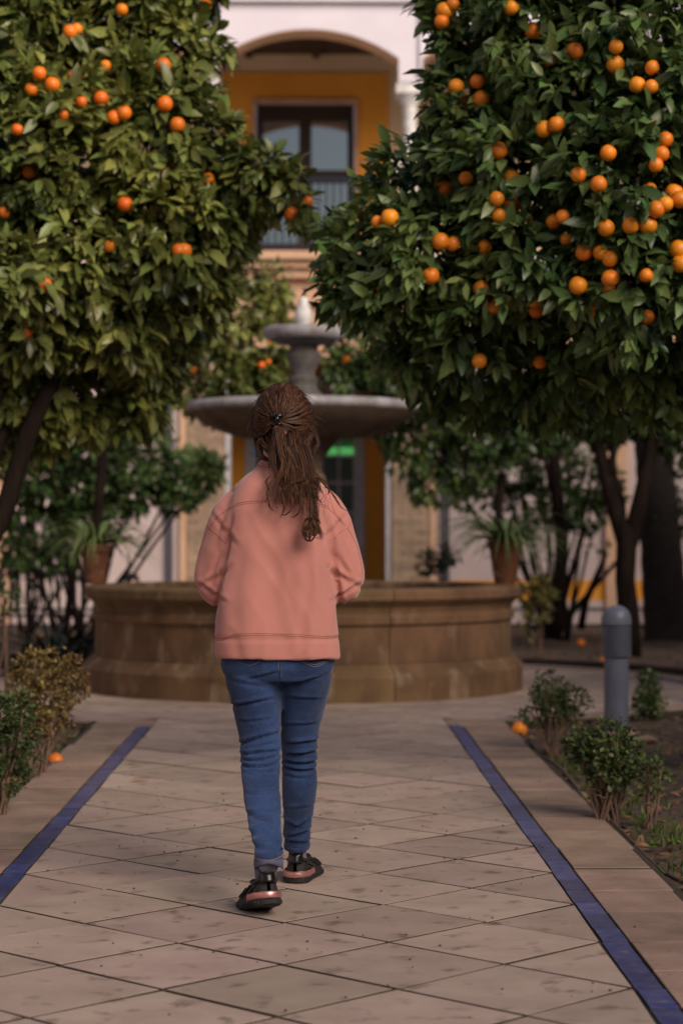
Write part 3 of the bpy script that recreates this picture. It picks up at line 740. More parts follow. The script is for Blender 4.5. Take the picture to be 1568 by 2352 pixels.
limR = [([Vector((2.3,9.4,1.0)), W(1600,880,9.3), W(1500,800,9.2), W(1420,740,9.1), W(1330,640,9.1)], [.085,.075,.065,.05,.03])]
orange_tree('broad orange tree laden with fruit filling the upper right', tr_, (2.3,9.4,1.15), BR, m_leafR, .102, 205, ORR, 9.0, leaf_parts=300, limbs=limR, trunk_r=.12)

# orange trees added out of view, left and right, to shade the beds
def shade_tree(first, x, y, label='near unseen orange tree added for shade right of the path'):
    if first is None:
        B = [(x+dx, y+dy, 2.5+dz, r) for dx, dy, dz, r in ((0,0,.5,1.0),(.7,.3,0,.8),(-.7,.2,.1,.8),(.1,-.7,.1,.8),(0,.7,.2,.8),(.2,0,1.1,.7))]
        t = orange_tree(label, (x, y, 0), (x, y, 1.5), B, m_leafM, .14, 34, [], y, k=6, group='unseen orange trees added for shade', trunk_r=.10, biased=False)
        return t
    r = first.copy(); C.objects.link(r); r.location = (x, y, 0); r['label'] = label
    for ch in list(first.children):
        c = ch.copy(); C.objects.link(c); c.parent = r; c.matrix_parent_inverse = ch.matrix_parent_inverse.copy()
    return r
ot = shade_tree(None, 4.7, 7.5)
for x, y, lb in ((4.9, 13.2, 'middle unseen orange tree added for shade level with the bollard, right of the bed'), (5.2, 19.3, 'far unseen orange tree added for shade right of the palm trunk'), (-4.9, 9.0, 'near unseen orange tree added for shade left of the path'),
                 (-4.9, 15.0, 'middle unseen orange tree added for shade left of the fountain'), (-5.6, 20.8, 'far unseen orange tree added for shade left of the iron railing')): shade_tree(ot, x, y, lb)

# ================================================================== trees farther back
def ground(px, d): p = W(px, 1229, d); p.z = -.03; return p
B3 = B_from([(380,760,17,110),(520,720,17,105),(590,700,17,70),(610,770,17,60),(480,830,17.2,90),(590,840,17,55),(330,860,17.4,80),(250,780,17.5,110),(640,690,17,30),(615,655,17,45),(560,640,17,60),(640,770,17,36),(600,850,17,55),(540,890,17,55),(470,900,17.2,70)])
orange_tree('bushy orange tree behind the left end of the fountain bowl', ground(215,17.4), W(240,1010,17.3), B3, m_leafL, .10, 150, [(500,676,9),(443,848,15),(600,838,13),(615,830,12),(620,785,8),(540,880,8)], 16.8, k=6, group=None, trunk_r=.045)
B4 = B_from([(790,765,18,45),(765,830,18,36),(860,830,18,60),(940,1040,18.5,50),(1000,1100,18.8,60),(890,960,18.4,50),(1080,1010,18.6,60),(830,790,18,70),(790,850,18,45),(880,850,18,70),(960,880,18,80),(860,900,18.3,45),(1040,930,18.5,90),(960,980,18.5,60),(1130,980,18.8,90),(1220,960,19,90),(1060,1060,18.8,70),(920,1000,18.4,45)])
orange_tree('leafy orange tree just right of the fountain bowls', ground(1140,19.0), W(1150,1100,19), B4, m_leafM, .10, 140, [(795,822,14),(893,834,10),(1005,880,9),(830,800,8),(985,860,8)], 17.8, k=6, trunk_r=.04)
B5 = B_from([(1330,900,19.6,90),(1430,900,19.6,100),(1540,920,19.8,110),(1300,960,19.8,70),(1390,980,20,50),(1240,880,19.6,80),(1600,1010,20,90)])
fk = W(1440,1235,19.5)
limF = [([W(1437,1250,19.5),W(1400,1130,19.5),W(1370,1000,19.6),W(1345,900,19.7)],[.085,.07,.06,.045]),
        ([W(1445,1250,19.5),W(1475,1130,19.5),W(1500,1000,19.6),W(1520,880,19.7)],[.085,.075,.06,.05]),
        ([W(1398,1090,19.5),W(1415,1000,19.5),W(1400,900,19.6)],[.04,.03,.02])]
orange_tree('forked dark trunk orange tree behind the grey bollard', ground(1441,19.5), fk, B5, m_leafM, .10, 120, [(1330,950,7)], 19.5, k=6, trunk_r=.10, limbs=limF)
# stout grey trunk (palm) at right edge
pm = thing('palm_tree', 'stout grey palm trunk at the right edge behind the forked tree', 'tree', ground(1535,22.4))
mb = MB(); pp = smooth_pts([[*W(1540,1480,22.4),.31],[*W(1530,1420,22.4),.25],[*W(1515,1200,22.4),.215],[*W(1500,1000,22.4),.20],[*W(1488,700,22.4),.19],[*W(1480,200,22.4),.18]], 8)
mb.tube([Vector(p[:3]) for p in pp], [p[3]*(1+.05*(i%2)) for i, p in enumerate(pp)], 16); mb.build('trunk', m_palm, pm, True)
tp = W(1480,200,22.4)
for i in range(22):
    a = i*2.4; el = .9 - i*.06
    d = Vector((math.cos(a)*math.cos(el), math.sin(a)*math.cos(el), math.sin(el)))
    pts = [tp + d*(2.2*t) + Vector((0,0,-1.3*t*t)) for t in np.linspace(0,1,9)]
    mb = MB(); mb.tube(pts, [.025*(1-.8*t) for t in np.linspace(0,1,9)], 5)
    for q in range(1, 9):
        for s in (-1, 1):
            for e in (0, .5):
                p = pts[q-1].lerp(pts[q], e); sd_ = d.cross(Vector((0,0,1))).normalized()*s
                tip = p + sd_*.38 + d*.2 + Vector((0,0,-.16)); m_ = p.lerp(tip,.5)
                mb.add([p, m_+d*.022, tip, m_-d*.022], [(0,1,2,3)])
    mb.build('frond', m_leafM, pm)

# ------------------------------------------------------------------ shrubs
def shrub(name, label, cat, base, stems, B, mat, L, dens, k=6, group=None, twig=m_twig, wid=1.0, droop=.1, sr=.006, inner=.3):
    t = thing(name, label, cat, base, group); base = Vector(base)
    mb = MB()
    for i in range(stems):
        b = B[i % len(B)]; e = Vector(b[:3]) + Vector(rng.normal(0, b[3]*.35, 3))
        s = base + Vector((random.uniform(-1,1)*b[3]*.5, random.uniform(-1,1)*b[3]*.4, -.03))
        branch(mb, s, e, sr, sr*.5, sag=0, n=5, wob=.012)
        for _ in range(2):
            m_ = s.lerp(e, random.uniform(.5,.9)); branch(mb, m_, m_ + Vector(rng.normal(0, b[3]*.5, 3)) + Vector((0,0,b[3]*.3)), sr*.5, sr*.25, sag=0, n=3, wob=.006)
    mb.build('stems', twig, t, True)
    P, O = blob_points(B, dens, False, inner); P, D, Nn = rosettes(P, O + np.array((0,0,.4)), k, droop=droop)
    o = leaves_obj('foliage', P, D, Nn, rng.uniform(.7,1.3,len(P))*L, mat, t, wid); o['kind'] = 'stuff'
    return t
def gp(px, py): p = GR(px, py); p.z = -.03; return p
g_ = gp(1265,1722); d = g_.y
shrub('box_shrub', 'twiggy box shrub with two leafy heads beside the grey bollard', 'shrub', g_, 36,
      B_from([(1262,1580,d,34),(1280,1620,d,30),(1318,1610,d,32),(1240,1600,d+.1,24),(1225,1640,d,22),(1300,1640,d,20)]), m_leafB, .021, 850, twig=m_twig, wid=1.6)
g_ = gp(1395,1880); d = g_.y
shrub('box_shrub', 'round dense green box shrub on bare stems, largest in the right bed', 'shrub', g_, 38,
      B_from([(1400,1705,d,48),(1370,1735,d,42),(1425,1740,d,42),(1395,1770,d,40),(1340,1715,d+.1,30),(1325,1700,d+.15,22),(1440,1770,d,18)]), m_leafB, .022, 1100, wid=1.6)
g_ = gp(1490,1890); d = g_.y
shrub('box_shrub', 'small thin box sprig on one stem at the right edge', 'shrub', g_, 7, B_from([(1500,1770,d,24),(1485,1790,d,20),(1512,1750,d,14),(1480,1820,d,10)]), m_leafB, .020, 1100, wid=1.6)
g_ = gp(1490,1652); d = g_.y
shrub('box_shrub', 'dark upright box shrub just right of the grey bollard', 'shrub', g_, 14, B_from([(1490,1590,d,26),(1480,1620,d,24),(1500,1620,d,22),(1490,1555,d,18)]), m_leafM, .022, 1300, wid=1.5)
g_ = gp(78,1772); d = g_.y
shrub('box_shrub', 'tall yellowing box shrub left of the fountain', 'shrub', g_, 34,
      B_from([(95,1540,d,48),(150,1540,d,40),(60,1590,d,40),(110,1600,d,50),(165,1580,d,34),(60,1530,d,24),(120,1650,d,40),(70,1640,d,36),(185,1560,d,16)]), m_leafBd, .021, 900, wid=1.5)
g_ = gp(-12,1868); d = g_.y
shrub('box_shrub', 'green box shrub cut by the left edge of the picture', 'shrub', g_, 24,
      B_from([(30,1630,d,44),(-10,1650,d,55),(50,1680,d,36),(10,1720,d,50),(55,1740,d,28),(-40,1720,d,60),(20,1780,d,34)]), m_leafB, .021, 1050, wid=1.5)
# middle distance shrubs
d = 20.5
shrub('garden_shrub', 'loose leafy shrub hanging over the left end of the basin', 'shrub', ground(170,d), 16,
      B_from([(40,1040,d,70),(110,1130,d,60),(200,1190,d,50),(60,1270,d,50),(130,1280,d,40),(240,1130,d,60),(120,1010,d,80),(220,1020,d,85),(330,1060,d,85),(420,1090,d,70),(470,1080,d,45),(90,1100,d,70),(180,1120,d,60),(300,1130,d,55),(400,1140,d,40),(50,1180,d,40),(140,1200,d,35)]), m_leafM, .10, 120, twig=m_bark, sr=.022, droop=.4)
d = 22.5
shrub('garden_shrub', 'tall many stemmed shrub right of the basin in front of the pale wall', 'shrub', ground(1270,d), 26,
      B_from([(1180,1080,d,60),(1260,1060,d,75),(1340,1090,d,70),(1210,1150,d,50),(1290,1160,d,55),(1380,1120,d,60),(1060,1130,d,40),(1120,1110,d,50),(1350,1180,d,40),(1530,1180,d,60)]), m_leafM, .085, 95, twig=m_bark, sr=.02, droop=.4)
d = 19.0
shrub('garden_shrub', 'yellowish hanging shrub below the right flower pot', 'shrub', ground(1235,d), 8,
      B_from([(1215,1370,d,26),(1235,1400,d,28),(1220,1430,d,24),(1250,1370,d,22),(1240,1340,d,20)]), m_leafY, .05, 200, wid=1.2)
d = 23.0
shrub('garden_shrub', 'low leafy bush along the left wall behind the pots', 'shrub', ground(60,d), 10,
      B_from([(60,1240,d,34),(120,1260,d,28),(20,1330,d,30),(90,1330,d,26),(160,1310,d,24)]), m_darkpl, .09, 60, twig=m_bark, sr=.018)
for px in (150, 80, 105):        # slim dark stems left
    pass
t = thing('leaning_sapling', 'thin dark sapling stem leaning in front of the right wall', 'sapling', ground(1335,22.8))
mb = MB(); mb.tube([W(1333,1445,22.8), W(1345,1380,22.8), W(1372,1320,22.8), W(1392,1270,22.8)], [.045,.04,.035,.02], 8); mb.build('stem', m_bark, t, True)
P, D, Nn = rosettes(np.array([W(1395,1260,22.8), W(1385,1275,22.8)]), np.array([(0,0,1.),(0,0,1.)]), 9); leaves_obj('foliage', P, D, Nn, np.full(len(P),.1), m_leafM, t)['kind'] = 'stuff'
t = thing('dark_trunk', 'straight dark trunk standing right of the flower pot', 'tree', ground(1285,21.5))
mb = MB(); mb.tube([W(1288,1450,21.5), W(1285,1380,21.5), W(1290,1250,21.5), W(1275,1100,21.5), W(1265,950,21.6)], [.10,.075,.07,.06,.045], 10); mb.build('trunk', m_bark, t, True)
mb = MB(); branch(mb, W(1278,1150,21.5), W(1220,1010,21.5), .035, .015); mb.build('branch', m_bark, t, True)
mb = MB(); branch(mb, W(1270,1080,21.5), W(1330,960,21.5), .035, .015); mb.build('branch', m_bark, t, True)
P, O = blob_points(B_from([(1240,960,21.6,80),(1320,940,21.6,80),(1270,900,21.6,90)]), 45); P, D, Nn = rosettes(P, O, 6); leaves_obj('foliage', P, D, Nn, np.full(len(P),.1), m_leafM, t)['kind'] = 'stuff'
# iron railing at far left in front of wall
fe = thing('iron_fence', 'dark iron railing along the wall at the far left', 'fence', ground(90, 24.5))
bmf = None
for i in range(12):
    if bmf is None:
        mb = MB(); mb.tube([(0,0,0),(0,0,1.75),(0,0,1.85)], [.016,.016,.003], 6); o = mb.build('bar', m_navy, fe); bmf = o.data
    else: o = link('bar', bmf, fe)
    o.location = ground(-10+i*18.5, 24.5)
mb = MB(); a, b = ground(-30,24.5), ground(215,24.5)
for z in (.15, 1.55): mb.box(a.x, b.x, 24.482, 24.518, z, z+.035)
mb.build('rail', m_navy, fe)
# dark strap leaved plants left of basin
def straps(name, label, cat, base, n, L, mat, wd=.018, upr=.9, parts=None):
    t = thing(name, label, cat, base); base = Vector(base)
    for i in range(n):
        a = random.uniform(0, 2*math.pi); l = L*random.uniform(.65,1.1); u = upr*random.uniform(.5,1.2)
        h = Vector((math.cos(a), math.sin(a), 0)); sd_ = Vector((-math.sin(a), math.cos(a), 0)); rings = []
        for t_ in np.linspace(0, 1, 8):
            p = base + h*(l*.75*t_) + Vector((0,0, l*(u*t_ - .95*t_*t_*(.55+.5*u))))
            w_ = wd*(1-abs(2*t_-.7)**2*.35)*(1.02-t_)
            rings.append((p - sd_*w_, p - Vector((0,0,w_*.5)), p + sd_*w_))
        mb = MB(); mb.loft(rings, False, False); mb.build('leaf', mat, t, True)
    return t
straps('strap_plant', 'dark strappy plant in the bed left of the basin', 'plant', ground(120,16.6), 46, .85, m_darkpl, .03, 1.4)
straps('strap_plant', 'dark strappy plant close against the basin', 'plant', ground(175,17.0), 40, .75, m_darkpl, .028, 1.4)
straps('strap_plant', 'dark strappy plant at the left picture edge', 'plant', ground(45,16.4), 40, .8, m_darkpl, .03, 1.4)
# staked sapling at left
g_ = gp(15,1620); d = g_.y
t = thing('staked_sapling', 'young sapling tied to pale stakes at the left edge', 'sapling', g_)
mb = MB(); mb.tube([W(18,1600,d), W(17,1500,d), W(12,1420,d), W(16,1370,d)], [.012,.011,.009,.006], 8); mb.build('stem', m_twig, t, True)
mb = MB(); mb.tube([W(-12,1590,d), W(14,1470,d)], [.010,.010], 6); mb.build('stake', m_twig, t)
P, O = blob_points(B_from([(15,1370,d,26),(25,1350,d,18),(0,1400,d,18)]), 260, False); P, D, Nn = rosettes(P, O, 5); leaves_obj('foliage', P, D, Nn, np.full(len(P),.045), m_leafM, t)['kind'] = 'stuff'

# ================================================================== flower pots on the basin rim
def flower_pot(label, px, py, d, s, plab):
    p = W(px, py, d); p.z = .757
    t = thing('flower_pot', label, 'flower pot', p, 'terracotta pots on the basin rim')
    mb = MB(); mb.lathe([(r_*s, z_*s*1.12) for r_, z_ in ((.004,.0),(.072,0),(.088,.08),(.106,.20),(.110,.212),(.120,.215),(.122,.258),(.114,.264),(.106,.258),(.102,.235))], p, 28); auto_smooth(mb.build('pot', m_terra, t), 50)
    mb = MB(); mb.lathe([(.004,.262*s),(.1045*s,.260*s)], p, 20); mb.build('potting_soil', m_soil, t)
    straps('spider_plant', plab, 'plant', p + Vector((0,0,.262*s)), 120, .78*s, m_spid, .016, .9)
a = R(100)
flower_pot('terracotta flower pot on the left end of the basin rim', 220, 1350, 15.45, 1.0, 'arching spider plant in the pot on the left end of the basin')
flower_pot('terracotta flower pot on the right end of the basin rim', 1160, 1350, 15.45, 1.1, 'arching spider plant in the pot on the right end of the basin')
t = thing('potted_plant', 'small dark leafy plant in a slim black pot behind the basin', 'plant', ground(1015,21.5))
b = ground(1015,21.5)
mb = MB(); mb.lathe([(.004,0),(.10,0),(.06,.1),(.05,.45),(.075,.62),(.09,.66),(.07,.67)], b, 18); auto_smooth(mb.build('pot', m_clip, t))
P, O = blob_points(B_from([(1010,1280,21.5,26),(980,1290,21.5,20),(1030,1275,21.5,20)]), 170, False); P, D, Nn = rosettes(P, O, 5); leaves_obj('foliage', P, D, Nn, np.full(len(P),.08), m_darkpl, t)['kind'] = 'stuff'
mb = MB()
for q in ((1010,1280),(980,1290),(1030,1275)): mb.tube([b+Vector((0,0,.66)), W(*q,21.5)], [.008,.005], 5)
mb.build('stems', m_bark, t)

# ================================================================== bollard light
bp_ = GR(1415,1672); bp_.z = -.03
t = thing('bollard_light', 'grey domed bollard light with louvred collar in the right bed', 'bollard', bp_)
r = .071; rc = .087; H = .735
mb = MB(); mb.lathe([(r*.2,0),(r,0),(r,.44),(r*.9,.447),(r*.2,.448)], bp_, 28); auto_smooth(mb.build('post', m_bol, t))
mb = MB(); mb.lathe([(r*.62,.445),(r*.62,.63)], bp_, 24); mb.build('lamp_core', m_boldark, t)
for i in range(9):
    z = .455+i*.0196
    mb = MB(); mb.lathe([(r*.64,z+.012),(rc,z+.004),(rc+.001,z),(rc,z-.005),(r*.64,z+.005)], bp_, 28); mb.build('louvre', m_bol, t, True)
mb = MB(); mb.lathe([(r*.7,.628),(rc,.628),(rc+.001,.634),(rc,.645),(rc*.99,.665),(rc*.93,.69),(rc*.8,.713),(rc*.55,.732),(rc*.25,.742),(.002,.744)], bp_, 28); auto_smooth(mb.build('dome', m_bol, t), 50)
mb = MB(); mb.lathe([(.004,.012),(.12,.012),(.14,.0)], bp_, 20); mb.build('footing', m_kerb, t)
# pale stone beside it
def rock(label, p, rx, ry, rz, mat, name='stone'):
    mb = MB(); mb.ell((0,0,0), (rx,ry,rz), 10, 7); o = mb.build(name, mat, None, False)
    for v in o.data.vertices: v.co *= 1 + random.uniform(-.14,.14)
    o.location = p; return props(o, label, 'stone')
rock('flat pale stone lying in the soil by the bollard', gp(1480,1690)+Vector((0,0,.01)), .075,.05,.022, m_kerb)

# ================================================================== hoses
def hose(label, pts):
    p = smooth_pts([list(q) for q in pts], 6)
    mb = MB(); mb.tube([Vector(q) for q in p], .0085, 8); o = mb.build('irrigation_hose', m_hose, None, True); return props(o, label, 'hose', 'drip hoses in the beds')
pts = []
for i, y in enumerate(np.linspace(12.0, 4.0, 22)): pts.append((1.262 + .012*math.sin(y*2.1) + (.03 if y < 7 else 0), y, -.018 + .012*math.sin(y*3.3)))
hose('long brown irrigation hose running along the right border', pts)
hose('brown irrigation hose curving out of the soil by the left fallen orange', [GR(170,1738)+Vector((0,0,-.03)), GR(135,1748)+Vector((0,0,-.005)), GR(105,1765)+Vector((0,0,0)), GR(82,1800)+Vector((0,0,-.01)), GR(68,1850)+Vector((0,0,-.04))])
hose('short brown irrigation hose end at the left edge below the shrub', [GR(-60,1905)+Vector((0,0,-.02)), GR(0,1885)+Vector((0,0,-.02)), GR(40,1868)+Vector((0,0,-.03))])

# ================================================================== fallen fruit, leaves
def fallen(label, px, py, s=1.0):
    o = link('fallen_orange', orange_mesh()); p = GR(px, py); p.z = -.035 + .036*s; o.location = p; o.scale = (s,s,s)
    o.rotation_euler = (random.uniform(0,3), random.uniform(0,3), 0); return props(o, label, 'orange', 'oranges fallen in the beds')
fallen('fallen orange beside the border slabs under the left yellowing shrub', 130, 1745, 1.0)
fallen('fallen orange cut by the left picture edge, upper one', 0, 1750, 1.0)
fallen('fallen orange under the left green shrub, lower one', 22, 1802, .95)
fallen('fallen orange at the corner of the right bed beside the twiggy shrub', 1192, 1679, 1.2)
fallen('fallen orange on the soil beyond the plaza left of the bollard', 1334, 1478, 1.15)
fallen('fallen orange half hidden behind the bollard post', 1386, 1521, 1.1)
fallen('fallen orange close to the left foot of the basin', 208, 1476, 1.1)
fallen('fallen orange among the dark strap plants', 100, 1467, 1.0)
def lone_leaf(name, label, px, py, L, ang, mat, z=.006):
    o = mk(name, LT*np.array((L,L*1.0,L*.6)), LF, mat, None, True); p = GR(px, py); p.z = z; o.location = p; o.rotation_euler = (0, -.05, ang); return props(o, label, 'leaf')
m_dead = M('dead_leaf', (.42,.13,.03), rough=.6, bump=0)
lone_leaf('fallen_leaf', 'small orange dead leaf on the path right of the walking legs', 722, 1840, .06, .3, m_dead, .012)
lone_leaf('fallen_leaf', 'green leaf lying beside the left blue strip', 290, 1754, .09, -.2, m_leafM, .012)
lone_leaf('fallen_leaf', 'yellow leaf lying on the left border slabs', 240, 1722, .09, .2, m_leafY, .012)
lone_leaf('fallen_leaf', 'brown curled leaf lying on the left side of the path', 300, 1795, .10, .4, m_dead, .012)
# litter, weeds
def litter(name, x0, x1, y0, y1, n, L, mat, label):
    P = np.c_[rng.uniform(x0,x1,n), rng.uniform(y0,y1,n), np.full(n,-.022)+rng.uniform(0,.012,n)]
    P = P[[not inside_paving(p[0], p[1]) for p in P]]
    D = rng.normal(size=P.shape); D[:,2] *= .2
    Nn = np.array((0,0,1.)) + rng.normal(0,.3,P.shape)
    o = leaves_obj(name, P, D, Nn, rng.uniform(.4,1.2,len(P))*L, mat, None, 1.1); return props(o, label, 'ground cover', kind='stuff')
litter('leaf_litter', 1.2, 3.2, 4, 13, 3000, .055, m_lit, 'brown leaf litter over the right bed')
litter('leaf_litter', -3.2, -1.2, 4, 13, 2600, .055, m_lit, 'brown leaf litter over the left bed')
litter('leaf_litter', -4, 4.5, 16, 24, 1300, .07, m_lit, 'brown leaf litter on the soil beyond the plaza')
P = []
for _ in range(170):
    y = rng.uniform(4.6, 10.5); x = 1.30 + abs(rng.normal(0,.22))
    P += [(x+rng.normal(0,.03), y+rng.normal(0,.04), -.03) for _ in range(9)]
P = np.array(P); D = np.array((0,0,1.)) + rng.normal(0,.45,P.shape)
props(leaves_obj('weeds', P, D, rng.normal(size=P.shape), rng.uniform(.02,.06,len(P)), m_grass, None, .5), 'small bright grass weeds along the right border', 'weeds', kind='stuff')
P = np.array([(-1.28-abs(rng.normal(0,.12)), rng.uniform(6.5,12), -.03) for _ in range(220)]); D = np.array((0,0,1.)) + rng.normal(0,.6,P.shape)
props(leaves_obj('weeds', P, D, rng.normal(size=P.shape), rng.uniform(.02,.05,len(P)), m_grass, None, .6), 'small weeds along the left border', 'weeds', kind='stuff')
# grit on the paving
P = np.c_[rng.uniform(-1.2,1.2,260), rng.uniform(3.6,11,260), np.full(260,.004)]
mb = MB()
for p in P:
    s = random.uniform(.0015,.0042); mb.ell(p, (s*1.3,s,s*.7), 5, 3)
props(mb.build('grit', m_soil, None), 'scattered dark grit on the path tiles', 'grit', kind='stuff')

# ================================================================== THE WALKING WOMAN
DW = 6.42
def S(d): return F/d
wo = thing('person', 'woman seen from behind walking to the fountain in coral sweatshirt and blue jeans', 'person', (-.03, DW, 0))
def px_ring(pts, d):               # unused points kept as world rows
    return [W(*p, d) for p in pts]
# ---- feet frames: heel position, yaw (positive = toe to the right), heel lift
feet = {'R': (W(687, 2025, 6.63), -R(7), 0.0), 'L': (W(622, 2050, 6.03), -R(-24), .062)}
feet['R'] = (Vector((.085+(677-723)/F*6.63, 6.63, 0)), R(12), 0.0)
feet['L'] = (Vector((.085+(622-723)/F*6.02, 6.02, 0)), R(-16), .040)
BALL = .165
def foot_xf(which):
    hp, yaw, lift = feet[which]
    ang = math.asin(lift/BALL) if lift else 0
    def f(x, y, z):                # x forward, y to the left, z up
        if ang:
            # bend at the ball: everything behind rotates up round (BALL, 0)
            k = min(max((BALL + .03 - x)/.06, 0), 1); a = ang*k*k*(3-2*k)
            dx, dz = x-BALL, z
            c, s_ = math.cos(a), math.sin(a)
            x, z = BALL + dx*c + dz*s_, -dx*s_ + dz*c
        fx, fy = math.sin(yaw), math.cos(yaw)
        return Vector((hp.x + fx*x - fy*y, hp.y + fy*x + fx*y, hp.z + z))
    return f
# ---- legs: picture silhouettes (centre x, half width, y, distance)
legL = [(585,62,1500,6.42,1.05),(583,64,1560,6.42,1.12),(589,58,1610,6.42,1.10),(594,51,1660,6.42,1.05),(598,47,1710,6.41,1.0),(599,45.5,1755,6.39,1.0),(600,43.5,1800,6.34,1.05),(604,41.5,1850,6.27,1.08),(610,37.5,1900,6.19,1.05),(616,34,1940,6.12,1.05),(618,32,1970,6.08,1.1)]
legR = [(705,62,1500,6.42,1.05),(702,61,1560,6.44,1.12),(698,53,1610,6.47,1.10),(691,46,1660,6.50,1.05),(687,41.5,1710,6.53,1.0),(687.5,39.5,1755,6.56,1.0),(688,40,1800,6.57,1.05),(686,37.5,1850,6.60,1.08),(683,32.5,1900,6.64,1.05),(682,29.5,1935,6.66,1.05),(682,29,1952,6.67,1.1)]
def leg_rings(rows, grow=1.0, n=24):
    rows = smooth_pts(rows, 4); rings = []
    for (cx, hw, y, d, q) in rows:
        c = W(cx, y, d); a = hw*d/F*grow
        rings.append([(c.x + a*math.cos(2*math.pi*j/n), c.y + a*q*math.sin(2*math.pi*j/n), c.z) for j in range(n)])
    return rings
def pelvis(grow=1.0, n=32):
    rows = [(638,112,1478,.104),(638,127,1498,.112),(638,131,1515,.116),(638,129,1535,.114),(640,118,1560,.098)]
    rings = []
    for (cx, hw, y, b) in rows:
        c = W(cx, y, DW); a = hw*DW/F*grow; ring = []
        for j in range(n):
            t = 2*math.pi*j/n; ct, st = math.cos(t), math.sin(t)
            ring.append((c.x + a*abs(ct)**.8*(1 if ct > 0 else -1), c.y + b*grow*st, c.z))
        rings.append(ring)
    return rings
# ---- body: one continuous skin surface under the clothes
mb = MB()
for rows in (legL, legR): mb.loft(leg_rings(rows, .55)[::-1])
mb.loft(pelvis(.72)[::-1])
torso = [(640,108,1440,.10),(640,98,1380,.092),(641,90,1300,.088),(641,100,1220,.098),(641,112,1150,.098),(641,105,1115,.085),(641,78,1092,.07),(643,46,1072,.057),(645,42,1050,.055),(648,42,1015,.056)]
def torso_rings(rows, grow=1.0, n=32, pw=1.0, dy=0):
    rings = []
    for (cx, hw, y, b) in rows:
        c = W(cx, y, DW); a = hw*DW/F*grow; ring = []
        for j in range(n):
            t = 2*math.pi*j/n; ct, st = math.cos(t), math.sin(t)
            ring.append((c.x + a*abs(ct)**pw*(1 if ct > 0 else -1), c.y + dy + b*grow*abs(st)**pw*(1 if st > 0 else -1), c.z))
        rings.append(ring)
    return rings
mb.loft(torso_rings(torso))
hc = W(649, 968, 6.43)             # head centre
mb.ell(hc, (.078,.096,.108), 28, 18)
mb.ell(hc + Vector((.004,.045,-.065)), (.055,.062,.06), 20, 12)           # jaw
mb.tube([hc+Vector((.003,.088,.005)), hc+Vector((.003,.112,-.03)), hc+Vector((.003,.100,-.042))], [.010,.014,.012], 10)   # nose
for s in (-1, 1):                  # ears
    mb.ell(hc + Vector((s*.082,.004,-.018)), (.011,.019,.031), 12, 8)
    mb.ell(hc + Vector((s*.032,.088,.012)), (.018,.012,.008), 10, 6)      # brow ridge
armrows = [(552,26,1135,.012),(526,26,1190,.022),(510,25,1240,.030),(500,25,1300,.042),(501,23,1335,.048),(520,23,1348,.10),(556,23,1340,.19),(590,19,1322,.255),(600,17,1316,.275)]
def arm_pts(rows, s, grow=1.0):
    P = [];
    for (x, r, y, dy) in rows:
        xx = x if s < 0 else 1283 - x
        v = W(xx, y, DW); P.append((v.x, v.y + dy, v.z, r*DW/F*grow))
    return smooth_pts(P, 4)
for s in (-1, 1):
    a = arm_pts(armrows, s, .85); mb.tube([Vector(p[:3]) for p in a], [p[3] for p in a], 14)
    wr = Vector(a[-1][:3]); inw = Vector((-s*.62, .72, .30)).normalized()
    side = Vector((0,0,1)).cross(inw).normalized()*-s; upv = inw.cross(side).normalized()
    palm_e = wr + inw*.085
    mb.tube([wr - inw*.01, wr + inw*.03, wr + inw*.06, palm_e], [.024,.032,.036,.030], 12, .55)
    for k, (o_, l) in enumerate(((-.028,.066),(-.010,.076),(.009,.071),(.027,.056))):   # four fingers curled round the phone
        p0 = palm_e + upv*o_ - inw*.012
        p1 = p0 + inw*l*.45 - side*.006; p2 = p1 + inw*l*.25 - side*.022; p3 = p2 - inw*l*.10 - side*.022
        mb.tube([p0, p1, p2, p3], [.0092,.0086,.0080,.0066], 8)
    t0 = wr + inw*.02 + upv*.024
    mb.tube([t0, t0 + inw*.022 + upv*.022, t0 + inw*.052 + upv*.030, t0 + inw*.074 + upv*.026 - side*.01], [.014,.0115,.0098,.0078], 8)
for wh in 'LR':                    # feet inside the shoes
    f = foot_xf(wh)
    mb.tube([f(.05,0,.16), f(.05,0,.10), f(.06,0,.065), f(.10,0,.045), f(.17,0,.034), f(.215,0,.03)], [.026,.024,.024,.026,.027,.018], 12)
me = remeshed(mb, .0055, 3); me.materials.append(m_skin); body = link('body', me, wo)
for s in (-1, 1):
    mb = MB(); mb.ell(hc + Vector((s*.031+.003,.089,-.002)), (.011,.010,.008), 12, 8); mb.build('eye', m_eye, wo, True)
mb = MB(); mb.tube([hc+Vector((-.02,.097,-.072)), hc+Vector((.003,.108,-.070)), hc+Vector((.026,.097,-.072))], [.004,.008,.004], 8); mb.build('lips', m_lip, wo, True)

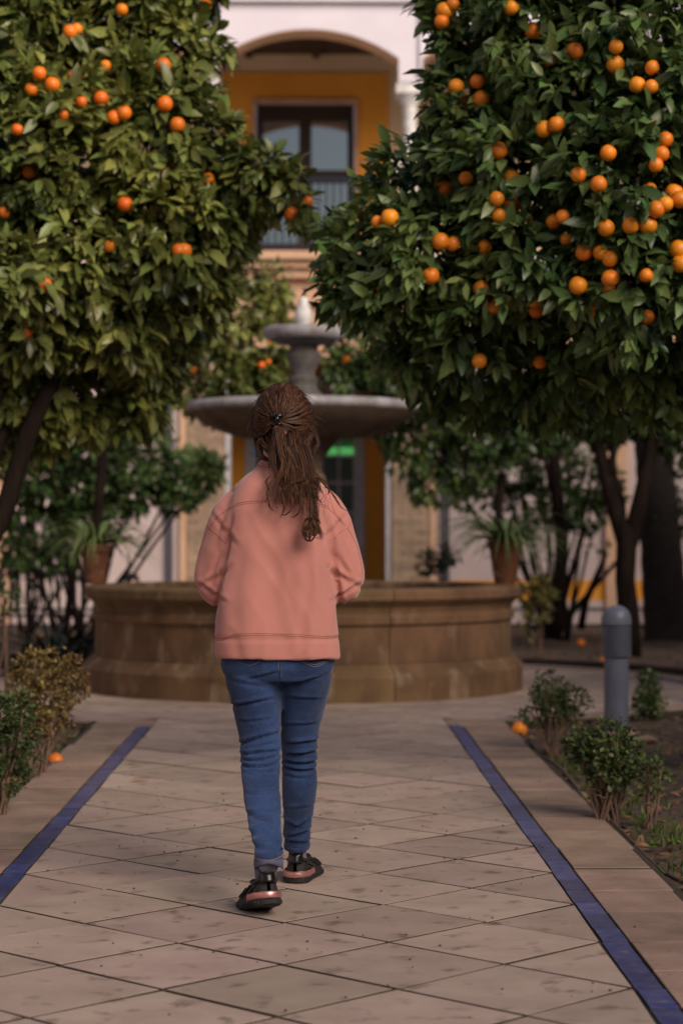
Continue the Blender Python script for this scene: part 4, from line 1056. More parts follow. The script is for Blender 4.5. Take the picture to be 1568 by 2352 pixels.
# ---- jeans
mb = MB()
for rows in (legL, legR): mb.loft(leg_rings(rows, 1.0, 28)[::-1])
mb.loft(pelvis(1.0)[::-1])
me = remeshed(mb, .0058, 5)
V, Nn = verts_np(me)
def sm(x, a, b): t = np.clip((x-a)/(b-a), 0, 1); return t*t*(3-2*t)
def crease(V, px0, y0, slope, curv, half, depth, wid, d=DW):
    c = W(px0, y0, d); x = V[:,0]-c.x
    zl = c.z + slope*x + curv*x*x
    u = (V[:,2]-zl)/wid
    prof = np.exp(-u*u) - .75*np.exp(-((u-1.9)/1.1)**2)        # a fold: sharp valley with a soft roll above it
    win = np.exp(-(x/half)**4)
    back = .35 + .65*sm(-Nn[:,1], -.3, .5)
    return -depth*prof*win*back
D_ = np.zeros(len(V)); left = V[:,0] < W(645,1600,DW).x; right = ~left
def cl(mask, *a, **k):
    global D_
    rows_ = legL if mask is left else legR
    k['d'] = float(np.interp(a[1], [r_[2] for r_ in rows_], [r_[3] for r_ in rows_]))
    D_ = D_ + np.where(mask, crease(V, *a, **k), 0)
CL = [(575,1610,.20,0,.085,.0050,.0045),(585,1650,.10,0,.06,.0022,.004),(600,1688,.28,-1.5,.08,.0062,.0050),(605,1706,.20,-1.2,.05,.003,.004),(597,1722,.10,-1.8,.07,.0060,.0045),(600,1740,.12,2.2,.065,.0058,.0042),(598,1756,.05,2.4,.07,.0066,.0042),(606,1768,.0,2.0,.05,.0045,.004),
      (595,1775,-.10,1.0,.05,.003,.004),(605,1815,.05,0,.06,.0022,.004),(610,1858,.12,-1,.055,.0036,.005),(606,1876,-.20,0,.05,.003,.007),(598,1905,.30,0,.04,.0032,.008),(630,1918,-.20,0,.035,.003,.008),(615,1940,.12,2,.05,.004,.008),(610,1545,.25,0,.06,.003,.004),(570,1565,-.18,0,.05,.003,.005)]
CR = [(700,1600,-.06,0,.06,.003,.005),(695,1660,.04,0,.055,.0028,.0045),(705,1700,.10,0,.06,.0050,.0045),(700,1726,.12,1.0,.06,.0058,.0045),(695,1748,.0,2.0,.06,.0055,.0042),(690,1764,-.08,2.4,.06,.0060,.0042),(686,1780,-.12,1.5,.05,.0035,.004),
      (690,1850,.1,0,.05,.0022,.005),(700,1885,.5,0,.035,.0042,.006),(672,1890,-.4,0,.03,.0038,.006),(690,1910,.25,1,.05,.0042,.005),(685,1930,-.1,2,.05,.004,.005),(700,1560,.18,0,.06,.0035,.0045),(730,1550,.3,0,.04,.003,.0045)]
for c_ in CL: cl(left, *c_)
for c_ in CR: cl(right, *c_)
V += Nn*(D_*1.8)[:,None]
from mathutils import noise as mn
V += Nn*np.array([mn.noise(Vector((p[0]*28, p[1]*28, p[2]*34)))*.0016 + mn.noise(Vector((p[0]*9, p[1]*9, p[2]*16+5)))*.0028 for p in V])[:,None]
set_verts(me, V); me.materials.append(m_denim); jeans = link('jeans', me, wo)
def bvh_of(o):
    me = o.data; return BVHTree.FromPolygons([v.co.copy() for v in me.vertices], [list(p.vertices) for p in me.polygons])
def drape(bvh, pts, d0=5.0, lift=.001, k=8):   # lay a picture-drawn line onto the side of a surface that faces the path behind her
    P = smooth_pts([list(p) for p in pts], k); out = []
    for x, y in P:
        o = W(x, y, d0); dirv = (o - Vector((CAMX, 0, CAMH))).normalized()
        h = bvh.ray_cast(o, dirv, 3.0)
        if h[0] is not None: out.append(h[0] + h[1]*lift)
    return out
bj = bvh_of(jeans)
def seam(bvh, name, lines, rad, mat, parent, lift=.0005, n=6):
    mb = MB()
    for l in lines:
        p = drape(bvh, l, lift=lift)
        if len(p) > 2: mb.tube(p, rad, n)
    return mb.build(name, mat, parent, True)
seam(bj, 'seam', [[(645,1490),(644,1515),(644,1540),(645,1556)]], .0028, m_denim, jeans)
m_stpale = M('pale_stitch', (.16,.15,.17), rough=.9, bump=0)
seam(bj, 'pocket_stitching', [[(694,1490),(695,1515),(703,1523),(724,1531),(745,1522),(763,1513),(765,1490)], [(698,1490),(699,1512),(724,1526),(760,1510)], [(600,1490),(597,1515),(575,1528),(556,1522),(535,1514)], [(641,1490),(640,1515),(640,1545)]], .0012, m_stpale, jeans)
# hems: rolled band with orange stitching and the pale inside showing at the left ankle
def hem(rows, drop, flare, nm):
    (cx, hw, y, d, q) = rows[-1]; c = W(cx, y, d); a = hw*d/F; mb = MB(); n = 28; rings = []
    for k, (g_, dz) in enumerate(((.98, .016),(1.03,.014),(1.045,.004),(1.03,-.005),(.96,-.007))):
        rings.append([(c.x+a*g_*math.cos(2*math.pi*j/n), c.y+a*q*g_*math.sin(2*math.pi*j/n), c.z+dz+.004*math.sin(2*math.pi*j/n*2+1)+.006*math.cos(2*math.pi*j/n)*flare) for j in range(n)])
    mb.loft(rings, False); return mb.build(nm, m_denim, jeans, True), c, a, q
_, c, a, q = hem([(618,32,1966,6.075,1.1)], 0, 1, 'hem')
mb = MB(); n = 28
mb.loft([[(c.x+a*g_*math.cos(2*math.pi*j/n), c.y+a*q*g_*math.sin(2*math.pi*j/n)-.003, c.z+dz+(.020*max(0,-math.sin(2*math.pi*j/n)))*k_ - .010*abs(math.cos(2*math.pi*j/n))*k_) for j in range(n)] for g_, dz, k_ in ((.97,-.002,0),(1.02,-.006,.1),(1.035,-.015,.4),(1.04,-.027,.8),(1.0,-.029,.85),(.92,-.020,.8))], False)
mb.build('turned_cuff', m_lining, jeans, True)
mb = MB(); mb.tube([(c.x+a*1.05*math.cos(t), c.y+a*q*1.05*math.sin(t), c.z+.001+.004*math.sin(t*2+1)+.006*math.cos(t)) for t in np.linspace(R(165),R(375),26)], .0013, 5); mb.build('orange_stitching', m_stitch, jeans, True)
hem([(682,29,1945,6.668,1.1)], 0, .4, 'hem')
# socks
for wh, tops in (('L', (619,1985,6.05)), ('R', (684,1945,6.67))):
    f = foot_xf(wh); p = W(*tops)
    mb = MB(); pts = smooth_pts([[*p,.030],[*f(.050,0,.135),.0285],[*f(.050,0,.10),.027],[*f(.058,0,.07),.027],[*f(.10,0,.055),.027]], 5)
    mb.tube([Vector(q_[:3]) for q_ in pts], [q_[3] for q_ in pts], 18); mb.build('sock', m_sock, wo, True)
# ---- sneakers
def outline(t, grow=0):            # half widths of the foot plan along x (0..1)
    L_ = .252
    xs = [0,.03,.10,.20,.35,.5,.65,.78,.88,.95,1.0]
    wo_ = [.006,.024,.034,.036,.036,.039,.044,.045,.040,.028,.006]
    return np.interp(t, xs, wo_) + grow
def sneaker(wh, outer):
    f0 = foot_xf(wh); f = lambda x, y, z: f0(x, y, z*.90); t = props(link('sneaker', None, wo))
    mb = MB(); n = 26; rings = []
    TT = list(np.concatenate([[0,.012,.03], np.linspace(.06,.94,20), [.97,.99,1.0]]))
    L_ = .258
    # outsole
    for x in TT:
        w_ = outline(x, .006) if 0 < x < 1 else .012
        zt = .026 - .004*x + .010*max(0, x-.8)*2; zb = .0 + .016*max(0,(x-.86)/.14)**2 + .006*max(0,(.06-x)/.06)
        rings.append([f(x*L_-.006, s*w_*k_, z) for s, k_, z in ((-1,.90,zb),(-1,1.02,zb+.006),(-1,1.0,zt-.004),(-1,.93,zt),(1,.93,zt),(1,1.0,zt-.004),(1,1.02,zb+.006),(1,.90,zb))])
    mb.loft(rings, True); auto_smooth(mb.build('outsole', m_sole, t), 40)
    # tread ribs round the sole edge
    for s in (-1, 1):
        mb = MB()
        for i in range(26):
            x = .05 + .9*i/25; w_ = outline(x, .0075)*1.02
            p = [f(x*L_-.006+e, s*(w_+q_), z) for e, q_, z in ((-.0022,-.006,.004),(.0022,-.006,.004),(.0022,.0012,.006),(-.0022,.0012,.006),(-.0022,-.004,.018),(.0022,-.004,.018),(.0022,.0008,.016),(-.0022,.0008,.016))]
            mb.add(p, [(0,3,2,1),(4,5,6,7),(0,1,5,4),(1,2,6,5),(2,3,7,6),(3,0,4,7)])
        mb.build('tread', m_sole, t)
    # upper: cross sections of an arch over the foot
    rings = []
    for x in TT:
        w_ = outline(x); top = np.interp(x, [0,.04,.12,.26,.40,.55,.72,.86,.96,1], [.088,.094,.090,.078,.086,.080,.062,.052,.040,.026])
        lean = np.interp(x, [0,.1,.3,1], [.004,.0,0,0]); ring = []
        m = 16
        for j in range(m+1):
            a = math.pi*j/m; yy = math.cos(a); zz = math.sin(a)
            hy = w_*abs(yy)**.62*(1 if yy > 0 else -1); hz = .022 + (top-.022)*zz**.62
            narrow = 1 - .10*max(0,(hz-.03)/.07)
            ring.append(f(x*L_ + lean*(hz/.09)*2, hy*narrow, hz))
        rings.append(ring)
    mb = MB(); mb.loft(rings, False, False); n_ = 17; auto_smooth(mb.build('upper', m_shoe, t), 60)
    # overlays: raised leather strips on quarter and heel
    mb = MB()
    for s in (-1, 1):
        for (x0, z0, x1, z1) in ((.04,.07,.11,.050),(.10,.076,.17,.040),(.14,.070,.20,.040),(.06,.050,.13,.036)):
            w0, w1 = outline(x0/L_)*(1-.22*(z0-.03)/.07), outline(x1/L_)*(1-.22*max(0,(z1-.03)/.07))
            mb.tube([f(x0, s*(w0*.93+.002), z0), f((x0+x1)/2, s*((w0+w1)/2*.95+.0035), (z0+z1)/2), f(x1, s*(w1*.96+.002), z1)], [.003,.004,.003], 6)
    # collar padding
    pts = [f(x, y, z) for x, y, z in ((.010,0,.096),(.016,.020,.088),(.035,.029,.080),(.065,.030,.079),(.095,.024,.088),(.095,-.024,.088),(.065,-.030,.079),(.035,-.029,.080),(.016,-.020,.088),(.010,0,.096))]
    cp = smooth_pts([list(p) for p in pts], 4); mb.tube([Vector(p) for p in cp], .0062, 8)
    mb.build('overlays', m_shoe, t, True)
    # patent heel tab with two points
    rows = []
    for k, z in enumerate((.074,.082,.090,.098,.105)):
        r_ = []
        for j in range(9):
            u = (j-4)/4; tip = .011*abs(u)**1.2 - .004
            zz = z + (tip*k/4); a = u*1.15*(1-.0*k)
            r_.append(f(.026 - .031*math.cos(a)*1.0 - .002 + .0015*k, .024*math.sin(a)*(1-.10*k/4), zz))
        rows.append(r_)
    mb = MB(); mb.loft(rows, False, False); ht = mb.build('heel_tab', m_pat, t, True); md = ht.modifiers.new('s', 'SOLIDIFY'); md.thickness = .004; md.offset = -1
    # metallic heel clip wrapping the back
    rows = []; J = 24
    for k, z in enumerate((.0265,.028,.034,.040,.0445,.0455)):
        r_ = []
        for j in range(J+1):
            u = 2*j/J-1; ext = .075 + .028*(1 if (u*outer) > 0 else .3)*(1-k*.12); s_ = abs(u)
            x = ext*max(0, s_-.30)/.70*1.0; w_ = outline(min((x+.004)/L_, 1), .0)
            y = (np.sign(u)*max(w_, .024)) if s_ > .30 else u/.30*.024
            if s_ <= .30: x = .010*(s_/.30)**2*.8 - .004
            else: x = x + .004
            bulge = .0042 if 0 < k < 4 else .0024
            r_.append(f(x - (bulge+.0015)*(1-min(s_*1.6,1)), y*1.0 + np.sign(u)*bulge*min(1, s_*2), z))
        rows.append(r_)
    mb = MB(); mb.loft(rows, False, False); hcp = mb.build('heel_clip', m_rose, t, True); md = hcp.modifiers.new('s', 'SOLIDIFY'); md.thickness = .005; md.offset = -1
    mb = MB()
    for k in range(5):
        z = .030 + k*.0034; rr_ = []
        for j in range(7):
            u = -.28 + .50*j/6*(1-.1*k); rr_.append(f(.010*(abs(u)/.30)**2*.8-.004-.0058, u/.30*.024, z))
        mb.tube(rr_, .0008, 5)
    mb.build('clip_rib', m_rose, t, True)
    # laces and tongue (front)
    mb = MB(); mb.tube([f(.085,0,.10), f(.11,0,.086), f(.15,0,.074)], [.016,.018,.015], 8, .4)
    for k in range(4): mb.tube([f(.10+k*.018, -.015, .080-k*.004), f(.104+k*.018, 0, .094-k*.006), f(.10+k*.018, .015, .080-k*.004)], .0022, 5)
    mb.build('tongue', m_shoe, t, True)
    return t
sneaker('L', 1); sneaker('R', -1)

# ---- sweatshirt
mb = MB()
tors = [(638,141,1511,.136),(638,141.5,1500,.137),(637.5,141,1468,.136),(637,138,1420,.132),(637,134,1360,.126),(638,130,1290,.120),(640,126,1220,.118),(641,120,1170,.118),(641,112,1135,.110),(641,97,1110,.098),(641,76,1090,.082),(642,57,1073,.066),(643,52,1062,.060),(643,49,1055,.057)]
mb.loft(torso_rings([tuple(r) for r in smooth_pts(tors, 3)], 1.0, 44, .78))
slv = [(610,32,1160,.01),(560,41,1150,.012),(524,46,1190,.018),(508,46,1240,.026),(496,47,1295,.036),(493,46,1330,.040),(500,41,1348,.05),(524,38,1350,.13),(560,33,1338,.20),(588,28,1322,.25),(596,26,1318,.262)]
for s in (-1, 1):
    a = arm_pts(slv, s); mb.tube([Vector(p[:3]) for p in a], [p[3] for p in a], 22)
me = remeshed(mb, .0065, 6, .5)
V, Nn = verts_np(me)
X0 = W(638,1300,DW).x
xr = V[:,0]-X0; z = V[:,2]
zt, zb = W(0,1150,DW).z, W(0,1500,DW).z
backw = sm(-Nn[:,1], .15, .75); tmask = np.exp(-((xr)/.165)**6)
def vfold(x0, slope, wid, amp, za, zc):   # soft vertical fold on the back
    xl = x0 + slope*(z - zb) + .010*np.sin(z*17+x0*40) ; u = (xr - xl)/wid
    return amp*np.exp(-u*u)*sm(z, za-.06, za+.05)*(1-sm(z, zc-.08, zc+.08))
dd = vfold(-.075,-.02,.030,.009,.70,1.12) + vfold(.112,.015,.022,.010,.70,1.14) - vfold(.02,.0,.055,.012,.72,1.10) - vfold(.150,.0,.016,.008,.72,1.1) + vfold(.045,-.1,.02,.004,.80,1.06) - vfold(-.13,.05,.025,.007,.72,1.05) - vfold(.085,.03,.016,.005,.75,1.08)
V += Nn*(dd*.62*backw*tmask)[:,None]
# armpit drag lines and elbow folds on both sleeves
def seg_fold(x, y, ang, half, depth, wid, d=DW):
    c = W(x, y, d); ca, sa = math.cos(ang), math.sin(ang)
    lx = (V[:,0]-c.x)*ca + (V[:,2]-c.z)*sa; lz = -(V[:,0]-c.x)*sa + (V[:,2]-c.z)*ca; u = lz/wid
    return -depth*(np.exp(-u*u) - .7*np.exp(-((u-1.8)/1.1)**2))*np.exp(-(lx/half)**4)
out = np.zeros(len(V))
for (x, y, ang, half, dp_, wd) in ((500,1295,.95,.05,.007,.008),(478,1335,.5,.05,.006,.007),(487,1362,-.45,.05,.008,.006),(478,1352,-.5,.05,.005,.005),(515,1215,-.85,.06,.006,.008),(520,1255,1.0,.045,.005,.009),(505,1322,.7,.05,.007,.008)):
    out += seg_fold(x, y, ang, half, dp_, wd); out += seg_fold(1283-x, y, -ang, half, dp_, wd)
for (x, y, ang, half, dp_, wd) in ((519,1300,1.40,.13,.012,.007),(530,1220,1.25,.05,.009,.008)):
    out += seg_fold(x-7, y, -ang+math.pi, half, dp_, wd)*0 + seg_fold(x-4, y, ang, half, dp_, wd); out += seg_fold(1283-x+4, y, -ang, half, dp_, wd)
V += Nn*(out*.9)[:,None]
V += Nn*np.array([mn.noise(Vector((p[0]*7, p[1]*7, p[2]*5)))*.008 + mn.noise(Vector((p[0]*17, p[1]*17, p[2]*9+9)))*.0035 - (abs(mn.noise(Vector((p[0]*13+p[2]*4, p[1]*9, p[2]*6+3)))))*.0075 for p in V])[:,None]
# hem band: a little step
hz = W(0,1464,DW).z; V += Nn*(-.0035*np.exp(-((z-hz)/.006)**2)*(np.abs(xr) < .21))[:,None]
set_verts(me, V); me.materials.append(m_sweat); sw = link('sweatshirt', me, wo)
bs = bvh_of(sw)
SE = [[(534,1171),(540,1160),(548,1155),(575,1151),(610,1149),(650,1150),(700,1153),(740,1158),(752,1163),(757,1172)],
      [(540,1160),(520,1172),(500,1188),(488,1203),(482,1210)],[(470,1195),(474,1206),(482,1212),(494,1222),(508,1236),(518,1246)],
      [(757,1172),(772,1182),(785,1196),(792,1206)],[(812,1190),(806,1200),(796,1211),(782,1222),(768,1236)],
      [(482,1212),(472,1232),(460,1262),(452,1300),(449,1320)],[(796,1211),(808,1230),(822,1262),(830,1300),(832,1318)],
      [(498,1466),(512,1465),(530,1459),(548,1455),(590,1454),(640,1455),(700,1457),(740,1460),(776,1459)],
      [(750,1105),(756,1130),(762,1160),(776,1190),(788,1205)],
      [(592,1068),(605,1072),(620,1073),(640,1074),(680,1073),(692,1070)]]
seam(bs, 'seam', SE, .0013, m_seam, sw, lift=.0002)
seam(bs, 'seam', [[(x, y+4.5) for x, y in SE[0][1:-1]], [(x, y+4) for x, y in SE[7]]], .0012, m_seam, sw, lift=.0001)
# ---- mask corner below the ear
mb = MB(); rows = []
for k in range(7):
    zz = -.115 + .10*k/6; r_ = []
    for j in range(17):
        a = -1.35 + 2.7*j/16
        r_.append(hc + Vector((.004 + .071*math.sin(a)*(1+.05*math.sin(k*1.4)), .035+.080*math.cos(a) + .004*math.sin(k*2.0), zz)))
    rows.append(r_)
mb.loft(rows, False, False); fm = mb.build('face_mask', m_mask, wo, True); md = fm.modifiers.new('s','SOLIDIFY'); md.thickness = .002
mb = MB(); mb.ell(hc + Vector((-.083,-.012,-.098)), (.008,.010,.015), 10, 8); mb.build('mask_fold', m_mask, fm, True)

# ---- hair
AX, AY, AZ = .094, .112, .116
hcd = W(650, 966, 6.44)
def surf(px, py, lift=0.0):        # point on the back of the hair volume
    p = W(px, py, 6.44); u = (p.x-hcd.x)/AX; v = (p.z-hcd.z)/AZ
    r = math.hypot(u, v)
    if r > .999: u /= r/.999; v /= r/.999; r = .999
    return Vector((hcd.x+u*AX*(1+lift), hcd.y-AY*math.sqrt(max(0,1-r*r))*(1+lift), hcd.z+v*AZ*(1+lift)))
mb = MB(); n = 30; rings = []
mb.ell(hcd, (AX*.95, AY*.95, AZ*.955), 32, 20)
pon = [(650,1010,6.385,46,.5),(660,1050,6.37,42,.5),(680,1085,6.325,38,.4),(690,1115,6.305,30,.35),(690,1140,6.298,16,.3),(692,1152,6.298,5,.3)]
rings = []
for (x, y, d_, r_, q_) in [tuple(k) for k in smooth_pts(pon, 4)]:
    c = W(x, y, d_); a_ = r_*d_/F
    rings.append([(c.x+a_*math.cos(2*math.pi*j/20), c.y+a_*q_*math.sin(2*math.pi*j/20), c.z) for j in range(20)])
mb.loft(rings)
hb = remeshed(mb, .007, 4)
hv, hn = verts_np(hb)
keep_front = hv[:,1] > hcd.y + .055    # hair stops at the hairline: pull the front of the cap inside the skull
low = (hv[:,1] > hcd.y + .03) & (hv[:,2] < hcd.z + .055)
hv[keep_front | low] = np.array(hcd) + (hv[keep_front | low]-np.array(hcd))*.80
set_verts(hb, hv); hb.materials.append(m_hairbase)
hair = link('hair', hb, wo)
strV, strF = [], []
def strand(P, r0, r1=.0003):
    n = len(P); b = len(strV)
    T = np.gradient(P, axis=0); T = nrm(T)
    U = nrm(np.cross(T, np.array((.3,1.,.2)))); Vv = np.cross(T, U)
    for i in range(n):
        t = i/(n-1); r = r0*(1-t**3) + r1*t**3
        for j in range(3):
            a = 2*math.pi*j/3; strV.append(P[i] + (U[i]*math.cos(a) + Vv[i]*math.sin(a))*r)
    for i in range(n-1):
        for j in range(3):
            k = (j+1) % 3; strF.append((b+i*3+j, b+i*3+k, b+(i+1)*3+k, b+(i+1)*3+j))
CX, CY = 638, 966                  # the clip
clump = {}
for i in range(3200):              # hair combed back over the head to the clip
    a = random.uniform(R(-28), R(208)); q = random.uniform(.62, 1.0)
    ck = int(a/.09); off = clump.setdefault(ck, (random.uniform(-1,1), random.uniform(-1,1), random.uniform(0,.05)))
    sx_, sy_ = 650 + 69*math.cos(a)*(1.0), 966 - 84*math.sin(a)
    sx_, sy_ = CX + (sx_-CX)*(.55+.45*q if q > .6 else q+.22), CY + (sy_-CY)*(.55+.45*q if q > .6 else q+.22)
    P = []; n = 11
    bow = (7 + 5*off[0])*(1 if math.cos(a) > 0 else 1)
    for k in range(n):
        t = k/(n-1)
        x = sx_ + (CX-sx_)*t + math.sin(math.pi*t)*off[1]*3; y = sy_ + (CY-sy_)*t**(1.15) + math.sin(math.pi*t)*bow*abs(math.cos(a))*1.3
        x += random.uniform(-.8,.8); y += random.uniform(-.8,.8)
        P.append(surf(x + (random.uniform(-5,5) if k == n-1 else 0), y, .018 + off[2]*math.sin(math.pi*t) + random.uniform(0,.02) - .03*(t > .9)))
    strand(np.array(P), random.uniform(.0005,.0010))
def lock(pts, n, spread, r=(.0005,.0009), wav=3.0, taper=.35, curl=0, freq=2.2):   # pts: (px, py, distance)
    G = smooth_pts(pts, 5); m = len(G)
    for i in range(n):
        ox, oy, od = np.clip(rng.normal(0,.5,3), -1, 1)*spread; ph = random.uniform(0, 6.28); ph0 = random.uniform(0,6.28); e = random.uniform(.66,1.0); K = max(4, int(m*e)); P = []
        for k in range(K):
            t = k/(m-1); s_ = 1 - (1-taper)*t**1.5
            wv = wav*sm(np.array(t),.25,.8)
            x = G[k][0] + ox*s_ + wv*math.sin(ph0*.25 + t*6.28*freq) + .4*math.sin(ph+t*20)
            y = G[k][1] + oy*s_*.5
            P.append(W(x, y, G[k][2] + od*s_*.00045 + .004*wv*.15*math.cos(ph0*.25+t*6.28*freq)))
        strand(np.array(P), random.uniform(*r))
# lower hair: many locks from ears and nape into the tail that falls over the right shoulder
for i in range(58):
    u = random.uniform(-1, 1); x0 = 650 + u*60; y0 = 992 + random.uniform(-14, 34) - 8*u*u
    p0 = surf(x0, y0); e = 1128 + random.uniform(-28, 66)*(1 - .5*abs(u))
    xe = 688 + u*44 + random.uniform(-14,14); 
    if xe > 742: e = min(e, 1150)
    lock([(x0, y0-8, p0.y+.034), (x0, y0+6, p0.y+.012), (x0*.85+.15*(668+u*34), y0+20, p0.y-.006), (x0*.6+(668+u*34)*.4, 1025, 6.325+.03*abs(u)-.012), (674+u*37, 1060, 6.305+.02*abs(u)), (684+u*39, 1100, 6.278+.01*abs(u)), ((684+u*39+xe)/2, (1100+e)/2, 6.262), (xe, e, 6.262)], 70, 8, wav=random.uniform(2,5.5), taper=.34, freq=random.uniform(1.2,2.4))
# the long right hand lock with curled ends
for q in range(9):
    o1, o2 = random.uniform(-11,11), random.uniform(-9,9); ey = random.uniform(1195, 1238); ex = random.choice((-1, 1))
    lock([(690+o1,1020,6.33),(705+o1,1070,6.30),(712+o1*.8,1120,6.27),(716+o2,1160,6.258),(718+o2,ey-25,6.25),(718+o2+ex*12,ey-8,6.246),(716+o2+ex*9,ey+5,6.244),(712+o2-ex*4,ey+6,6.246)], 26, 8, wav=3.5, taper=.45, freq=2.4)
for q in range(7):
    cx_, cy_, rr_, a0_ = 715+random.uniform(-10,12), 1210+random.uniform(-16,14), random.uniform(10,19), random.uniform(0,6.28); sg = random.choice((-1,1))
    lock([(712+random.uniform(-8,8), 1160, 6.258)] + [(cx_+rr_*math.cos(a0_+sg*t), cy_+rr_*math.sin(a0_+sg*t)*1.1, 6.246+.006*math.sin(t)) for t in np.linspace(0, random.uniform(3,5), 6)], 12, 3.5, wav=1.2, taper=.4)
# tail of the clipped hair
lock([(637,984,6.322),(640,1005,6.312),(646,1040,6.300),(652,1075,6.283),(640,1110,6.268),(628,1140,6.262)], 60, 8, wav=4, taper=1.2)
lock([(637,984,6.322),(632,1010,6.312),(622,1040,6.305),(630,1080,6.287),(634,1120,6.268)], 60, 8, wav=4, taper=1.2)
lock([(638,984,6.320),(645,1012,6.310),(658,1045,6.30),(660,1085,6.28),(650,1120,6.266)], 50, 6, wav=5, taper=1.0)
for pts in ([(632,1090,6.285),(618,1115,6.268),(614,1140,6.26),(622,1165,6.26),(634,1178,6.26)], [(640,1110,6.27),(650,1150,6.258),(652,1175,6.257),(640,1192,6.257)], [(665,1120,6.265),(672,1155,6.256),(660,1180,6.256),(644,1182,6.256)], [(628,1085,6.285),(612,1105,6.266),(622,1130,6.262),(612,1150,6.26),(620,1172,6.26)],
            [(690,1130,6.262),(690,1165,6.255),(676,1186,6.255),(662,1183,6.256)]):
    lock(pts, 16, 3, wav=2, taper=.5)
# loose strands over the right shoulder and loop at the right ear
lock([(715,1075,6.31),(735,1100,6.295),(760,1130,6.28),(785,1165,6.285),(806,1176,6.30)], 14, 3, wav=1.5, taper=.8)
lock([(722,1098,6.285),(738,1100,6.272),(750,1112,6.268),(755,1128,6.266),(750,1138,6.268)], 26, 3, wav=.5, taper=.4)
lock([(712,985,6.37),(724,1000,6.365),(728,1018,6.362),(722,1035,6.35),(716,1052,6.33)], 40, 6, wav=2, taper=1)
lock([(716,960,6.40),(719,990,6.37),(706,1012,6.35),(690,1020,6.335)], 50, 5, wav=2, taper=1)
lock([(598,1010,6.36),(594,1035,6.355),(606,1052,6.345),(626,1058,6.33),(650,1062,6.315)], 60, 7, wav=2, taper=1)
for i in range(130):               # flyaways
    a = random.uniform(R(-30), R(215)); p0 = surf(650+67*math.cos(a), 966-82*math.sin(a), .02)
    d_ = Vector((math.cos(a), random.uniform(-.5,.3), math.sin(a)*.7)); l = random.uniform(.015,.045); cv = Vector(rng.normal(0,.012,3)) + Vector((0,-.005,-.016))
    tn = Vector((-math.sin(a), 0, math.cos(a)))*random.choice((-1,1))
    strand(np.array([p0 + (d_*.35 + tn)*l*t + cv*t*t*1.3 for t in np.linspace(0,1,7)]), .0005)
for i in range(70):
    x = random.uniform(615,745); y = random.uniform(1040,1150); p0 = W(x, y, 6.27); s_ = 1 if x > 675 else -1
    strand(np.array([p0 + Vector((s_*random.uniform(.01,.03)*t, -.01*t, -.05*t)) + Vector((.006*math.sin(t*5+i),0,0)) for t in np.linspace(0,1,8)]), .0005)
mk('hair_strands', strV, strF, m_hair, hair, True)
# clip: little black claw
cp_ = surf(CX+1, CY+2, .06)
mb = MB()
mb.tube([cp_+Vector((-.021,.006,.010)), cp_+Vector((-.010,-.005,.012)), cp_+Vector((.010,-.005,.012)), cp_+Vector((.021,.006,.010))], [.004,.0055,.0055,.004], 8)
mb.tube([cp_+Vector((-.017,.006,-.016)), cp_+Vector((-.008,-.005,-.014)), cp_+Vector((.008,-.005,-.014)), cp_+Vector((.017,.006,-.016))], [.003,.005,.005,.003], 8)
mb.tube([cp_+Vector((0,-.006,.016)), cp_+Vector((0,-.010,0)), cp_+Vector((0,-.006,-.018))], [.006,.007,.006], 8)
for k in range(5):
    x = -.017+.0085*k
    mb.tube([cp_+Vector((x,.0,.012)), cp_+Vector((x*1.1,.002,.022)), cp_+Vector((x*1.15,.012,.024))], [.002,.0018,.001], 5)
mb.build('hair_clip', m_clip, wo, True)
# phone held in front
m_ = W(641, 1305, DW); ph = thing('phone', 'dark phone held in front of the woman in both hands', 'phone', m_+Vector((0,.36,.02)))
mb = MB(); mb.bevbox(-.075,.075,-.004,.004,-.036,.036,.002); o = mb.build('phone_body', m_clip, None); o.parent = ph

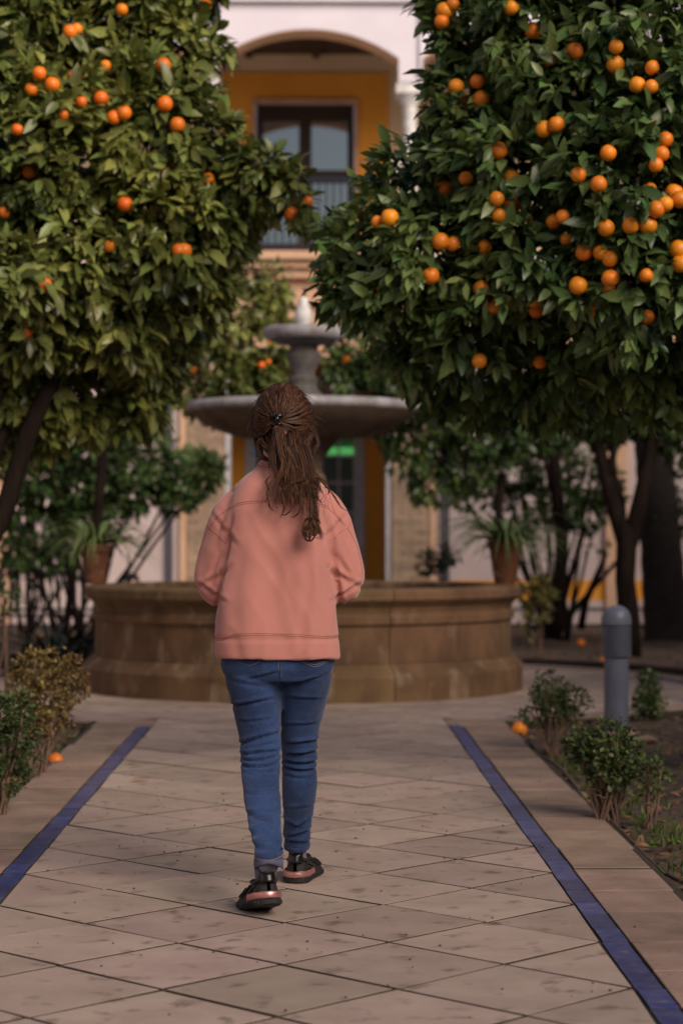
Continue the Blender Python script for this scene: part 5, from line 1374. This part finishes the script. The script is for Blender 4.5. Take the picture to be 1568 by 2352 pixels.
# ================================================================== person behind the basin (only the head shows)
t0 = ground(305, 25.0); t0.z = .06
p2 = thing('person', 'dark haired person sitting low by the far wall behind the basin', 'person', t0)
zt = W(305,1318,25).z
hd = Vector((t0.x, 25.0, zt-.105))
mb = MB(); mb.ell(hd, (.078,.095,.112), 18, 12); mb.tube([hd+Vector((0,0,-.08)), hd+Vector((0,.02,-.18))], .05, 10)
mb.tube([hd+Vector((0,.02,-.15)), hd+Vector((0,.06,-.35)), hd+Vector((0,.08,-.50)), Vector((t0.x,25.1,.16))], [.08,.17,.16,.15], 14)
for s in (-1, 1):
    mb.tube([hd+Vector((s*.13,.03,-.22)), hd+Vector((s*.2,0,-.40)), hd+Vector((s*.16,-.16,-.46))], [.055,.045,.035], 10)
    mb.tube([Vector((t0.x+s*.1,25.05,.16)), Vector((t0.x+s*.2,24.66,.30)), Vector((t0.x+s*.12,24.5,.12)), Vector((t0.x+s*.12,24.34,.10))], [.085,.07,.05,.035], 10)
    mb.tube([hd+Vector((s*.16,-.15,-.46)), hd+Vector((s*.13,-.22,-.47))], [.035,.026], 8)
mb.tube([hd+Vector((0,-.09,.01)), hd+Vector((0,-.112,-.025))], [.012,.014], 8)
me = remeshed(mb, .014, 3); me.materials.append(m_skin); link('body', me, p2)
mb = MB(); mb.ell(hd+Vector((0,.012,.028)), (.088,.102,.098), 18, 12); me = remeshed(mb, .012, 2); me.materials.append(m_navy); link('hair', me, p2)
mb = MB(); mb.tube([hd+Vector((0,.02,-.17)), hd+Vector((0,.06,-.35)), hd+Vector((0,.08,-.50)), Vector((t0.x,25.1,.15))], [.10,.19,.18,.17], 14)
for s in (-1, 1): mb.tube([hd+Vector((s*.12,.03,-.21)), hd+Vector((s*.2,0,-.40)), hd+Vector((s*.17,-.12,-.46))], [.068,.058,.046], 10)
me = remeshed(mb, .014, 3); me.materials.append(m_navy); link('jacket', me, p2)
mb = MB()
for s in (-1, 1): mb.tube([Vector((t0.x+s*.1,25.05,.17)), Vector((t0.x+s*.2,24.66,.31)), Vector((t0.x+s*.12,24.48,.13))], [.098,.082,.062], 10)
me = remeshed(mb, .014, 3); me.materials.append(m_denim); link('trousers', me, p2)
